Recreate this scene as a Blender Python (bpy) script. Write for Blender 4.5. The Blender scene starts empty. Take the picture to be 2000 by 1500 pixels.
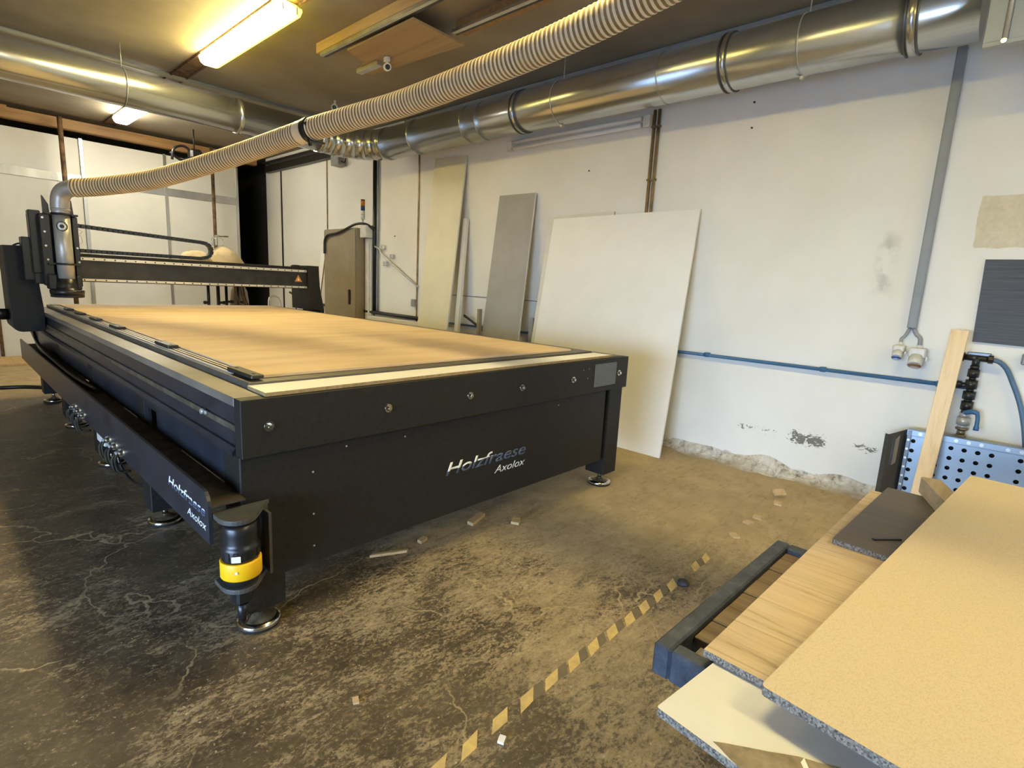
import bpy, bmesh, math, random
from mathutils import Vector, Matrix, noise
random.seed(7)
V = Vector
SKY, EXPO = 9.5, 1.75
COL = bpy.context.scene.collection
ORG = {}

# ------------------------------------------------------------------ materials
def new_mat(name):
    m = bpy.data.materials.new(name); m.use_nodes = True
    nt = m.node_tree
    return m, nt, nt.nodes['Principled BSDF']

class G:
    """small wrapper round a node tree"""
    def __init__(s, nt): s.nt = nt; s.tc = nt.nodes.new('ShaderNodeTexCoord')
    def n(s, t, **k):
        x = s.nt.nodes.new(t)
        for a, b in k.items(): setattr(x, a, b)
        return x
    def l(s, a, b): s.nt.links.new(a, b)
    def mapped(s, scale=(1, 1, 1), rot=(0, 0, 0), loc=(0, 0, 0)):
        m = s.n('ShaderNodeMapping'); m.inputs['Scale'].default_value = scale
        m.inputs['Rotation'].default_value = rot; m.inputs['Location'].default_value = loc
        s.l(s.tc.outputs['Object'], m.inputs['Vector']); return m.outputs[0]
    def noise(s, scale, detail=6, rough=.6, vec=None, dist=0):
        x = s.n('ShaderNodeTexNoise'); x.inputs['Scale'].default_value = scale
        x.inputs['Detail'].default_value = detail; x.inputs['Roughness'].default_value = rough
        x.inputs['Distortion'].default_value = dist
        s.l(vec if vec else s.tc.outputs['Object'], x.inputs['Vector']); return x.outputs['Fac']
    def ramp(s, fac, stops, interp='LINEAR'):
        r = s.n('ShaderNodeValToRGB'); e = r.color_ramp.elements; r.color_ramp.interpolation = interp
        while len(e) < len(stops): e.new(.5)
        for i, (p, c) in enumerate(stops):
            e[i].position = p; e[i].color = (c, c, c, 1) if isinstance(c, (int, float)) else (*c, 1)
        s.l(fac, r.inputs[0]); return r.outputs[0]
    def math(s, op, a, b=0., clamp=False):
        x = s.n('ShaderNodeMath', operation=op); x.use_clamp = clamp
        for i, v in enumerate((a, b)):
            if isinstance(v, (int, float)): x.inputs[i].default_value = v
            else: s.l(v, x.inputs[i])
        return x.outputs[0]
    def mix(s, f, a, b, mode='MIX'):
        x = s.n('ShaderNodeMix', data_type='RGBA', blend_type=mode)
        for i, v in ((0, f), (6, a), (7, b)):
            if isinstance(v, (int, float)): x.inputs[i].default_value = v
            elif isinstance(v, tuple): x.inputs[i].default_value = (*v, 1)
            else: s.l(v, x.inputs[i])
        return x.outputs[2]
    def bump(s, h, strength, dist=.01):
        b = s.n('ShaderNodeBump'); b.inputs['Strength'].default_value = strength; b.inputs['Distance'].default_value = dist
        s.l(h, b.inputs['Height']); return b.outputs[0]
    def xyz(s, vec=None):
        x = s.n('ShaderNodeSeparateXYZ'); s.l(vec if vec else s.tc.outputs['Object'], x.inputs[0]); return x.outputs

def pm(name, col, rough=.5, metal=0., var=.12, scale=6., bump=0., bscale=60., stretch=(1, 1, 1), spec=.5, col2=None):
    m, nt, b = new_mat(name); g = G(nt)
    f = g.noise(scale, vec=g.mapped(stretch))
    c2 = col2 if col2 else tuple(max(0., x * (1 - 2.2 * var)) for x in col)
    hi = tuple(min(1., x * (1 + .6 * var)) for x in col)
    c = g.ramp(f, [(.28, c2), (.72, hi)])
    g.l(c, b.inputs['Base Color'])
    b.inputs['Roughness'].default_value = rough; b.inputs['Metallic'].default_value = metal
    b.inputs['Specular IOR Level'].default_value = spec
    if bump:
        g.l(g.bump(g.noise(bscale, vec=g.mapped(stretch)), bump), b.inputs['Normal'])
    return m

def wood(name, a, b_, dark, ang=0., scale=1., rough=.6, axis='x'):
    m, nt, b = new_mat(name); g = G(nt)
    st = {'x': (1.2, 26, 26), 'y': (26, 1.2, 26), 'z': (26, 26, 1.2)}[axis]
    vec = g.mapped(tuple(v * scale for v in st), rot=(0, 0, ang))
    f = g.noise(1., 8, .62, vec=vec, dist=.6)
    c = g.ramp(f, [(.25, dark), (.45, b_), (.7, a)])
    f2 = g.noise(3.5, 3, .5)
    c = g.mix(g.ramp(f2, [(.4, 0.), (.7, .35)]), c, b_)
    g.l(c, b.inputs['Base Color']); b.inputs['Roughness'].default_value = rough
    g.l(g.bump(f, .15), b.inputs['Normal'])
    return m

M = {}
M['black'] = pm('powder_coat_black', (.019, .017, .014), .55, 0, .18, 40, .04, 500, spec=.3)
M['blackside'] = pm('powder_coat_blue_sheen', (.026, .029, .037), .34, 0, .25, 5)  # black coat again, with a bluish reflected sheen put into its base colour
M['bracket'] = pm('grey_bracket', (.07, .066, .056), .55, 0, .15, 20)
M['tray'] = pm('dusty_tray', (.06, .043, .024), .8, 0, .4, 14)
M['nameplate'] = pm('engraved_plate', (.13, .14, .14), .5, .2, .12, 60)
M['sheet'] = pm('painted_sheet_metal', (.42, .46, .47), .45, 0, .06, 4)
M['darkmetal'] = pm('dark_anodised', (.05, .047, .04), .38, .6, .2, 8)
M['greyedge'] = pm('machined_edge', (.26, .235, .19), .36, .35, .2, 3)
M['deck'] = pm('deck_steel', (.12, .105, .08), .45, .2, .2, 6)
M['rail'] = pm('rail_steel', (.62, .58, .50), .35, .4, .05, 4, stretch=(1, 1, 1))
M['rackbeige'] = pm('greased_rack', (.16, .135, .09), .5, .4, .35, 10)
M['chrome'] = pm('chrome', (.62, .6, .55), .16, 1., .08, 10)
M['footrubber'] = pm('rubber', (.012, .012, .012), .8)
M['steel'] = pm('brushed_steel', (.60, .58, .53), .4, .45, .2, 5, stretch=(1, 1, .2))
M['plastic_black'] = pm('black_plastic', (.012, .012, .012), .35)
M['plastic_grey'] = pm('grey_plastic', (.30, .295, .28), .45)
M['plastic_white'] = pm('white_plastic', (.72, .70, .62), .4)
M['yellow'] = pm('signal_yellow', (.88, .50, .004), .45, 0, .05)
M['textwhite'] = pm('letter_white', (.78, .76, .68), .6, 0, .05)
M['blue_pipe'] = pm('blue_pipe', (.045, .14, .27), .4, 0, .1)
M['blue_hose'] = pm('blue_hose', (.09, .17, .26), .4, 0, .1)
M['brass'] = pm('old_brass', (.30, .24, .15), .4, .7, .3, 30)
M['copper'] = pm('brown_conduit', (.33, .21, .085), .45, .2, .3, 8)
M['rust'] = pm('rusty_steel', (.17, .09, .035), .7, .2, .5, 12)
M['white_paint'] = pm('painted_white', (.74, .71, .62), .55, 0, .06, 3)
M['melamine'] = pm('white_melamine', (.86, .84, .79), .42, 0, .03, 2)
M['whitelam'] = pm('scuffed_white_laminate', (.68, .67, .635), .45, 0, .06, 4)
M['cream'] = pm('cream_panel', (.72, .66, .48), .5, 0, .05, 2)
M['greyboard'] = pm('grey_melamine', (.36, .35, .32), .5, 0, .08, 2)
M['cabinet'] = pm('beige_cabinet', (.30, .24, .15), .5, 0, .1, 3)
M['darkgap'] = pm('black_and_shade', (.012, .010, .008), .8)
M['fabric'] = pm('filter_bag_cloth', (.66, .52, .30), .9, 0, .12, 9, .3, 60)
M['alu'] = pm('aluminium', (.62, .61, .57), .33, .9, .12, 6, stretch=(1, 1, .3))
M['trunk'] = pm('grey_trunking', (.27, .28, .275), .5, 0, .08)
M['mdf_edge'] = pm('mdf_edge', (.38, .26, .12), .8, 0, .2, 60)
M['clear'] = None
M['barepatch'] = pm('torn_core', (.30, .235, .15), .85, 0, .2, 30)
M['tape_yellow'] = pm('worn_yellow_tape', (.66, .47, .16), .7, 0, .2, 22, col2=(.46, .33, .13))
M['tape_black'] = pm('worn_black_tape', (.12, .095, .06), .7, 0, .3, 14, col2=(.20, .15, .08))
M['stone'] = pm('dark_stone', (.05, .05, .05), .7, 0, .4, 40)
M['orange'] = pm('orange_lens', (.55, .20, .02), .3)
M['bluelens'] = pm('blue_lens', (.03, .08, .25), .3)
M['amber'] = pm('amber_lid', (.30, .13, .03), .4)
M['pine'] = wood('pine', (.86, .68, .42), (.80, .60, .34), (.58, .38, .18), axis='z', scale=.7)
M['joist'] = wood('joist_wood', (.60, .42, .19), (.52, .34, .14), (.3, .18, .07), axis='y')
M['joistx'] = wood('header_wood', (.40, .23, .085), (.31, .165, .055), (.16, .08, .025), axis='x')
M['ply'] = wood('plywood', (.44, .30, .14), (.38, .25, .11), (.22, .14, .06), ang=.7, axis='y', scale=.35)
M['block'] = wood('block_wood', (.36, .29, .19), (.30, .23, .14), (.2, .15, .09), ang=.33, axis='x')
M['plank'] = wood('dirty_plank', (.24, .17, .09), (.15, .10, .052), (.06, .035, .015), axis='y')
M['scrap'] = wood('scrap_wood', (.60, .45, .24), (.5, .35, .17), (.3, .2, .09), axis='x')

def mk_oak():
    m, nt, b = new_mat('oak_decor'); g = G(nt)
    vec = g.mapped((15, 1.3, 9))
    f = g.noise(2.2, 9, .7, vec=vec, dist=.5)
    c = g.ramp(f, [(.27, (.20, .14, .075)), (.40, (.44, .33, .20)), (.6, (.56, .44, .285)), (.8, (.50, .385, .245))])
    # plank seams across the board
    w = g.n('ShaderNodeTexWave', wave_type='BANDS', bands_direction='X'); w.inputs['Scale'].default_value = 1.9
    w.inputs['Distortion'].default_value = 1.6; w.inputs['Detail Scale'].default_value = .4; g.l(g.tc.outputs['Object'], w.inputs['Vector'])
    seam = g.ramp(w.outputs['Fac'], [(0, 1.), (.006, 0.)])
    n2 = g.noise(2.4, 2, .5, vec=g.mapped((2.2, .5, 1)))
    c = g.mix(g.math('MULTIPLY', seam, .5), c, (.2, .12, .05))
    c = g.mix(g.ramp(n2, [(.4, 0.), (.65, .4)]), c, (.60, .44, .27))
    g.l(c, b.inputs['Base Color']); b.inputs['Roughness'].default_value = .55
    return m
M['oak'] = mk_oak()
M['darkboard'] = wood('dark_decor', (.105, .085, .06), (.075, .06, .042), (.05, .04, .03), axis='y', scale=.5, rough=.45)

def mk_darkpanel():
    m, nt, b = new_mat('dark_grain_panel'); g = G(nt)
    f = g.noise(1., 6, .7, vec=g.mapped((8, 3, 130)))
    g.l(g.ramp(f, [(.3, (.018, .016, .012)), (.7, (.075, .068, .055))]), b.inputs['Base Color'])
    b.inputs['Roughness'].default_value = .5
    return m
M['darkpanel'] = mk_darkpanel()

def mk_chip(name, a, b_, c_, sc, rough=.7):
    m, nt, b = new_mat(name); g = G(nt)
    v = g.n('ShaderNodeTexVoronoi'); v.inputs['Scale'].default_value = sc
    g.l(g.mapped((1, 1.6, 1.3), rot=(0, 0, .5)), v.inputs['Vector'])
    s = g.n('ShaderNodeSeparateColor'); g.l(v.outputs['Color'], s.inputs[0])
    f = g.math('ADD', g.math('MULTIPLY', s.outputs[0], .6), g.math('MULTIPLY', g.noise(sc * .9, 4), .5))
    g.l(g.ramp(f, [(.2, c_), (.5, b_), (.8, a)]), b.inputs['Base Color'])
    b.inputs['Roughness'].default_value = rough
    g.l(g.bump(f, .15, .003), b.inputs['Normal'])
    return m
M['chip'] = mk_chip('chipboard_face', (.585, .48, .315), (.565, .455, .29), (.51, .40, .24), 240)
M['chipedge'] = mk_chip('chipboard_edge', (.27, .235, .18), (.15, .125, .095), (.05, .042, .035), 170, .9)

def mk_spoil():
    m, nt, b = new_mat('spoilboard_mdf'); g = G(nt)
    f = g.noise(1., 5, .6, vec=g.mapped((1.1, 5, 1)))
    c = g.ramp(f, [(.3, (.58, .42, .25)), (.55, (.69, .51, .32)), (.8, (.75, .57, .365))])
    f2 = g.noise(1.0, 4, .55, vec=g.mapped((1.6, 11, 1), rot=(0, 0, .16), loc=(3, 1, 0)), dist=.4)
    y = g.xyz()[1]
    far = g.math('MULTIPLY', g.math('SUBTRACT', y, 1.7, True), .7, True)
    k = g.math('MULTIPLY', g.ramp(f2, [(.45, 0.), (.66, .5)]), far)
    c = g.mix(k, c, (.32, .22, .09))
    g.l(c, b.inputs['Base Color']); b.inputs['Roughness'].default_value = .75
    return m
M['spoil'] = mk_spoil()

def mk_galv(name, col, rough=.3, aniso=.0, stretch=(1, 1, 1)):
    m, nt, b = new_mat(name); g = G(nt)
    v = g.n('ShaderNodeTexVoronoi'); v.inputs['Scale'].default_value = 26
    g.l(g.tc.outputs['Object'], v.inputs['Vector'])
    s = g.n('ShaderNodeSeparateColor'); g.l(v.outputs['Color'], s.inputs[0])
    f = g.math('ADD', g.math('MULTIPLY', s.outputs[0], .25), g.math('MULTIPLY', g.noise(3.), .7))
    g.l(g.ramp(f, [(.2, tuple(x * .94 for x in col)), (.8, tuple(min(1, x * 1.04) for x in col))]), b.inputs['Base Color'])
    b.inputs['Metallic'].default_value = .9
    g.l(g.ramp(f, [(.2, rough * .96), (.8, rough * 1.05)]), b.inputs['Roughness'])
    return m
M['galv'] = mk_galv('galvanised_duct', (.53, .545, .55), .23)
M['galvblue'] = mk_galv('galvanised_sheet', (.31, .37, .42), .42)
M['galvdark'] = mk_galv('galvanised_dark', (.16, .17, .18), .4)

def mk_hose():
    m, nt, b = new_mat('ribbed_hose'); g = G(nt)
    f = g.noise(9., 5)
    g.l(g.ramp(f, [(.3, (.78, .62, .37)), (.7, (.88, .74, .48))]), b.inputs['Base Color'])
    b.inputs['Roughness'].default_value = .38
    return m
M['hose'] = mk_hose()
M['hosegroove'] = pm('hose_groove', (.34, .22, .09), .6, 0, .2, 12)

def mk_worn_steel():
    m, nt, b = new_mat('worn_dark_steel'); g = G(nt)
    f = g.noise(14., 8, .7)
    g.l(g.ramp(f, [(.3, (.022, .025, .032)), (.55, (.060, .070, .086)), (.75, (.115, .125, .14))]), b.inputs['Base Color'])
    b.inputs['Metallic'].default_value = .35; b.inputs['Roughness'].default_value = .5
    g.l(g.bump(f, .1), b.inputs['Normal'])
    return m
M['worn'] = mk_worn_steel()

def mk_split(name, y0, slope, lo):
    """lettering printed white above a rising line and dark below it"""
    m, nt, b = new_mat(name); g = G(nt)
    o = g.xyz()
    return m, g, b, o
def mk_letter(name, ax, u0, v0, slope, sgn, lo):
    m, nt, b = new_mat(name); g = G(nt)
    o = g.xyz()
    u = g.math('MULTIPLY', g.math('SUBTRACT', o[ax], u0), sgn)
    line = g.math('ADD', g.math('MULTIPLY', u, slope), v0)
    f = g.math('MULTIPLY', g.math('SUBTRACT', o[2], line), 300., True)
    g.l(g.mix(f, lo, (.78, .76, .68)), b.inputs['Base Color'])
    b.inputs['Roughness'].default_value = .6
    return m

def mk_floor():
    m, nt, b = new_mat('dusty_concrete'); g = G(nt)
    x, y, z = g.xyz()
    base = g.ramp(g.noise(3.2, 9, .68), [(.3, (.042, .031, .018)), (.5, (.085, .063, .036)), (.72, (.135, .102, .058))])
    fine = g.noise(38., 8, .75, dist=.4)
    spk = g.ramp(fine, [(.52, 0.), (.66, 1.)])
    base = g.mix(g.math('MULTIPLY', spk, .6), base, (.27, .19, .09))
    # sawdust: more of it towards the wall and in front of the machine
    gx = g.math('MULTIPLY', g.math('SUBTRACT', x, .6), .30, True)
    gy = g.math('MULTIPLY', g.math('SUBTRACT', y, .5), .5, True)
    grad = g.math('MULTIPLY', gx, g.math('ADD', g.math('MULTIPLY', gy, .35), .65))
    far = g.math('MULTIPLY', g.math('SUBTRACT', y, 7.3), 1.4, True)
    wallish = g.math('MULTIPLY', g.math('SUBTRACT', x, 2.3), .75, True)
    grad = g.math('MAXIMUM', grad, far)
    n1 = g.noise(1.5, 7, .68, vec=g.mapped((1, 1.6, 1), rot=(0, 0, .35)), dist=.5)
    n3 = g.noise(48., 9, .8, vec=g.mapped((1, 1.5, 1), rot=(0, 0, .5)), dist=.5)
    n2 = g.noise(11., 8, .72, vec=g.mapped((1, 2.2, 1), rot=(0, 0, -.2)), dist=.6)
    s = g.math('ADD', g.math('ADD', g.math('MULTIPLY', n1, .36), g.math('MULTIPLY', n3, .46)), g.math('MULTIPLY', n2, .30))
    s = g.math('ADD', s, g.math('MULTIPLY', grad, .25))
    s = g.math('ADD', s, g.math('MULTIPLY', far, .3))
    dust = g.ramp(s, [(.572, 0.), (.618, .55), (.70, .95)])
    dcol = g.ramp(g.noise(5., 6, .6), [(.3, (.35, .26, .14)), (.7, (.50, .38, .215))])
    c = g.mix(dust, base, dcol)
    # smoother grey dust by the wall
    c = g.mix(g.math('MULTIPLY', wallish, g.math('MULTIPLY', g.ramp(n1, [(.36, .15), (.62, .7)]), g.ramp(n3, [(.40, .2), (.56, 1.)]))), c, (.38, .285, .15))
    # cracks filled with pale dust
    vn = g.n('ShaderNodeVectorMath', operation='ADD')
    nz = g.n('ShaderNodeTexNoise'); nz.inputs['Scale'].default_value = 3.; nz.inputs['Detail'].default_value = 6
    sc = g.n('ShaderNodeVectorMath', operation='SCALE'); sc.inputs[3].default_value = .5
    g.l(g.tc.outputs['Object'], nz.inputs['Vector']); g.l(nz.outputs['Color'], sc.inputs[0])
    g.l(g.tc.outputs['Object'], vn.inputs[0]); g.l(sc.outputs[0], vn.inputs[1])
    vo = g.n('ShaderNodeTexVoronoi', feature='DISTANCE_TO_EDGE'); vo.inputs['Scale'].default_value = 1.15
    g.l(vn.outputs[0], vo.inputs['Vector'])
    cr = g.ramp(vo.outputs['Distance'], [(.002, 1.), (.0075, 0.)])
    cr = g.math('MULTIPLY', cr, g.ramp(g.noise(1.7, 3), [(.40, 0.), (.55, .9)]))
    c = g.mix(cr, c, (.46, .35, .18))
    grit = g.math('MULTIPLY', g.ramp(g.noise(7., 7, .75, vec=g.mapped((1, 3.2, 1), rot=(0, 0, -.25)), dist=.7), [(.53, 0.), (.64, .55)]), g.ramp(n3, [(.42, .3), (.6, 1.)]))
    c = g.mix(grit, c, (.12, .088, .046))
    flk = g.ramp(g.noise(60., 3, .5), [(.67, 0.), (.71, 1.)])
    c = g.mix(g.math('MULTIPLY', flk, .7), c, (.50, .41, .26))
    g.l(c, b.inputs['Base Color'])
    g.l(g.ramp(dust, [(0, .42), (1, .9)]), b.inputs['Roughness'])
    b.inputs['Specular IOR Level'].default_value = .35
    g.l(g.bump(s, .35, .02), b.inputs['Normal'])
    return m
M['floor'] = mk_floor()

def mk_wall():
    m, nt, b = new_mat('painted_plaster'); g = G(nt)
    x, y, z = g.xyz()
    f = g.noise(1.3, 6, .6)
    c = g.ramp(f, [(.3, (.76, .735, .655)), (.7, (.84, .815, .745))])
    def box(y0, y1, z0, z1, soft=.08):
        cy, hy, cz, hz = (y0 + y1) / 2, (y1 - y0) / 2, (z0 + z1) / 2, (z1 - z0) / 2
        a = g.math('MULTIPLY', g.math('SUBTRACT', hy, g.math('ABSOLUTE', g.math('SUBTRACT', y, cy))), 1 / soft, True)
        d = g.math('MULTIPLY', g.math('SUBTRACT', hz, g.math('ABSOLUTE', g.math('SUBTRACT', z, cz))), 1 / soft, True)
        return g.math('MULTIPLY', a, d)
    n = g.noise(26., 8, .7, vec=g.mapped((1, 1, 1.6), rot=(.5, 0, 0)), dist=.8)
    n0 = g.noise(5., 6, .65)
    # flaked paint above the floor
    def flake(bx_, lo): return g.ramp(g.math('ADD', n, g.math('MULTIPLY', g.math('SUBTRACT', bx_, 1.), .35)), [(lo, 0.), (lo + .025, 1.)])
    k = flake(box(.84, 1.24, .22, .45, .10), .415); k2 = flake(box(.50, .80, .28, .44, .09), .43); k4 = flake(box(1.2, 1.66, .26, .43, .09), .49)
    c = g.mix(g.math('MAXIMUM', k4, g.math('MAXIMUM', k, k2)), c, (.19, .175, .14))
    # bare ragged plaster at the foot of the wall
    zz = g.math('ADD', z, g.math('MULTIPLY', g.math('SUBTRACT', n0, .5), .22))
    low = g.math('MULTIPLY', g.math('SUBTRACT', .085, zz), 90., True)
    low = g.math('MULTIPLY', low, g.math('MULTIPLY', g.math('SUBTRACT', 2.3, y), 8., True))
    bare = g.ramp(n, [(.35, (.22, .19, .14)), (.5, (.55, .50, .40)), (.65, (.70, .67, .58))])
    c = g.mix(low, c, bare)
    # grey smudges where something once hung
    sm = g.math('MULTIPLY', box(.64, .80, 1.42, 1.92, .09), g.ramp(g.noise(9., 5, .6), [(.46, 0.), (.62, .7)]))
    c = g.mix(sm, c, (.42, .41, .37))
    # rectangle of bare render
    jag = g.math('MULTIPLY', g.math('SUBTRACT', n0, .5), .05)
    py = g.math('MULTIPLY', g.math('SUBTRACT', .275, g.math('ADD', y, jag)), 200., True)
    pz = g.math('MULTIPLY', g.math('SUBTRACT', .162, g.math('ADD', g.math('ABSOLUTE', g.math('SUBTRACT', z, 1.945)), jag)), 200., True)
    pf = g.math('MULTIPLY', py, pz)
    c = g.mix(pf, c, g.ramp(g.noise(18., 7, .65), [(.3, (.58, .50, .35)), (.7, (.72, .64, .47))]))
    g.l(c, b.inputs['Base Color']); b.inputs['Roughness'].default_value = .7
    h = g.math('ADD', g.math('MULTIPLY', n0, .4), g.math('MULTIPLY', low, -.4))
    g.l(g.bump(h, .25, .02), b.inputs['Normal'])
    return m
M['wall'] = mk_wall()
def mk_plaster():
    m, nt, b = new_mat('loose_plaster'); g = G(nt)
    n1 = g.noise(14., 8, .7, dist=.5); n2 = g.noise(2.2, 4, .6)
    c = g.ramp(n1, [(.34, (.20, .165, .115)), (.47, (.55, .50, .40)), (.62, (.74, .70, .61))])
    z = g.xyz()[2]
    k = g.math('ADD', g.math('MULTIPLY', g.math('SUBTRACT', .05, z), 14.), g.math('MULTIPLY', g.math('SUBTRACT', n2, .5), 3.2), True)
    c = g.mix(k, c, (.36, .285, .175))
    g.l(c, b.inputs['Base Color']); b.inputs['Roughness'].default_value = .85
    g.l(g.bump(n1, .7, .03), b.inputs['Normal']); return m
M['plaster'] = mk_plaster()
M['partition'] = pm('white_sandwich_panel', (.73, .705, .62), .42, 0, .04, 2)
M['ceiling'] = pm('ceiling_paint', (.31, .26, .185), .65, 0, .16, 1.2)
M['wallplain'] = pm('hall_wall_paint', (.62, .56, .44), .75, 0, .1, 1.5)
M['pavement'] = pm('yard_concrete', (.3, .3, .3), .9)

def emit(name, col, st):
    m = bpy.data.materials.new(name); m.use_nodes = True; nt = m.node_tree; nt.nodes.clear()
    e = nt.nodes.new('ShaderNodeEmission'); e.inputs[0].default_value = (*col, 1); e.inputs[1].default_value = st
    o = nt.nodes.new('ShaderNodeOutputMaterial'); nt.links.new(e.outputs[0], o.inputs[0]); return m
WARM = (1., .80, .42)
def lit(name, edge, core, s_edge, s_core):
    m = bpy.data.materials.new(name); m.use_nodes = True; nt = m.node_tree; nt.nodes.clear(); g = G(nt)
    x = g.xyz()[0]
    k = g.math('POWER', 2.718, g.math('MULTIPLY', -1., g.math('POWER', g.math('ABSOLUTE', g.math('DIVIDE', g.math('ADD', x, .055), .055)), 2.)))
    e = nt.nodes.new('ShaderNodeEmission'); g.l(g.mix(k, edge, core), e.inputs[0])
    g.l(g.math('ADD', g.math('MULTIPLY', k, s_core - s_edge), s_edge), e.inputs[1])
    o = nt.nodes.new('ShaderNodeOutputMaterial'); nt.links.new(e.outputs[0], o.inputs[0]); return m

M['tube_lit'] = lit('lit_diffuser', (1., .83, .06), (1., .81, .46), 2.2, 43.)
M['tube_lit_far'] = emit('lit_diffuser_far', (1., .93, .74), 20.)
mm, nt_, b_ = new_mat('clear_plastic'); b_.inputs['Transmission Weight'].default_value = .9; b_.inputs['Roughness'].default_value = .1
b_.inputs['Base Color'].default_value = (.8, .82, .8, 1); M['clear'] = mm

# ------------------------------------------------------------------ mesh helpers
def box(bm, x0, x1, y0, y1, z0, z1, bev=0., mi=0, seg=1):
    vs = [bm.verts.new((x, y, z)) for x in (x0, x1) for y in (y0, y1) for z in (z0, z1)]
    fs = [bm.faces.new([vs[i] for i in q]) for q in ((0, 1, 3, 2), (4, 6, 7, 5), (0, 4, 5, 1), (2, 3, 7, 6), (0, 2, 6, 4), (1, 5, 7, 3))]
    for f in fs: f.material_index = mi
    if bev:
        es = list({e for f in fs for e in f.edges})
        r = bmesh.ops.bevel(bm, geom=es, offset=bev, segments=seg, profile=.5, affect='EDGES', clamp_overlap=True)
        for f in r['faces']: f.material_index = mi
    return vs

def obox(bm, c, ax, ay, az, sx, sy, sz, mi=0, bev=0.):
    """box about centre c with unit axes ax, ay, az and full sizes"""
    c, ax, ay, az = V(c), V(ax).normalized(), V(ay).normalized(), V(az).normalized()
    vs = [bm.verts.new(c + ax * (i * sx / 2) + ay * (j * sy / 2) + az * (k * sz / 2)) for i in (-1, 1) for j in (-1, 1) for k in (-1, 1)]
    fs = [bm.faces.new([vs[i] for i in q]) for q in ((0, 1, 3, 2), (4, 6, 7, 5), (0, 4, 5, 1), (2, 3, 7, 6), (0, 2, 6, 4), (1, 5, 7, 3))]
    for f in fs: f.material_index = mi
    if bev:
        r = bmesh.ops.bevel(bm, geom=list({e for f in fs for e in f.edges}), offset=bev, segments=1, profile=.5, affect='EDGES', clamp_overlap=True)
        for f in r['faces']: f.material_index = mi

def prism(bm, pts, ext, mi=0, mi_side=None, bev=0.):
    """polygon pts (3-D, planar) swept by vector ext"""
    ext = V(ext); a = [bm.verts.new(V(p)) for p in pts]; b = [bm.verts.new(V(p) + ext) for p in pts]
    n = len(a); fs = [bm.faces.new(a), bm.faces.new(b[::-1])]
    for f in fs: f.material_index = mi
    sd = []
    for i in range(n):
        f = bm.faces.new((a[i], b[i], b[(i + 1) % n], a[(i + 1) % n])); f.material_index = mi if mi_side is None else mi_side; sd.append(f)
    if bev:
        bmesh.ops.bevel(bm, geom=list({e for f in fs for e in f.edges}), offset=bev, segments=2, profile=.5, affect='EDGES', clamp_overlap=True)
    return fs

def frame_of(d):
    d = V(d).normalized(); u = V((0, 0, 1)) if abs(d.z) < .95 else V((1, 0, 0))
    a = d.cross(u).normalized(); return a, d.cross(a).normalized()

def cyl(bm, p0, p1, r0, r1=None, seg=20, mi=0, smooth=True, caps=True):
    r1 = r0 if r1 is None else r1; p0, p1 = V(p0), V(p1); a, b = frame_of(p1 - p0)
    R = [[bm.verts.new(p + (a * math.cos(t) + b * math.sin(t)) * r) for t in [2 * math.pi * i / seg for i in range(seg)]] for p, r in ((p0, r0), (p1, r1))]
    for i in range(seg):
        f = bm.faces.new((R[0][i], R[0][(i + 1) % seg], R[1][(i + 1) % seg], R[1][i])); f.smooth = smooth; f.material_index = mi
    if caps:
        for q in (R[0][::-1], R[1]):
            f = bm.faces.new(q); f.material_index = mi

def tube(bm, pts, r, seg=12, mi=0, caps=True, mis=None):
    """sweep along pts; r a number or list; mis gives a material per span"""
    pts = [V(p) for p in pts]; n = len(pts); rings = []
    d = (pts[1] - pts[0]).normalized(); a, b = frame_of(d)
    for i, p in enumerate(pts):
        t = (pts[min(i + 1, n - 1)] - pts[max(i - 1, 0)]).normalized()
        a = (a - t * a.dot(t)).normalized(); b = t.cross(a)
        rr = r[i] if isinstance(r, (list, tuple)) else r
        rings.append([bm.verts.new(p + (a * math.cos(2 * math.pi * k / seg) + b * math.sin(2 * math.pi * k / seg)) * rr) for k in range(seg)])
    for i in range(n - 1):
        for k in range(seg):
            f = bm.faces.new((rings[i][k], rings[i][(k + 1) % seg], rings[i + 1][(k + 1) % seg], rings[i + 1][k]))
            f.smooth = True; f.material_index = mis[i] if mis else mi
    if caps:
        bm.faces.new(rings[0][::-1]).material_index = mi; bm.faces.new(rings[-1]).material_index = mi

def lathe(bm, c, prof, seg=28, mi=0, mis=None):
    """prof: (radius, z) pairs about the vertical axis through c"""
    c = V(c); R = []
    for r, z in prof:
        R.append([bm.verts.new(c + V((r * math.cos(2 * math.pi * k / seg), r * math.sin(2 * math.pi * k / seg), z))) for k in range(seg)])
    for i in range(len(R) - 1):
        for k in range(seg):
            f = bm.faces.new((R[i][k], R[i][(k + 1) % seg], R[i + 1][(k + 1) % seg], R[i + 1][k])); f.smooth = True
            f.material_index = mis[i] if mis else mi
    bm.faces.new(R[0][::-1]).material_index = mi; bm.faces.new(R[-1]).material_index = mis[-1] if mis else mi

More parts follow.
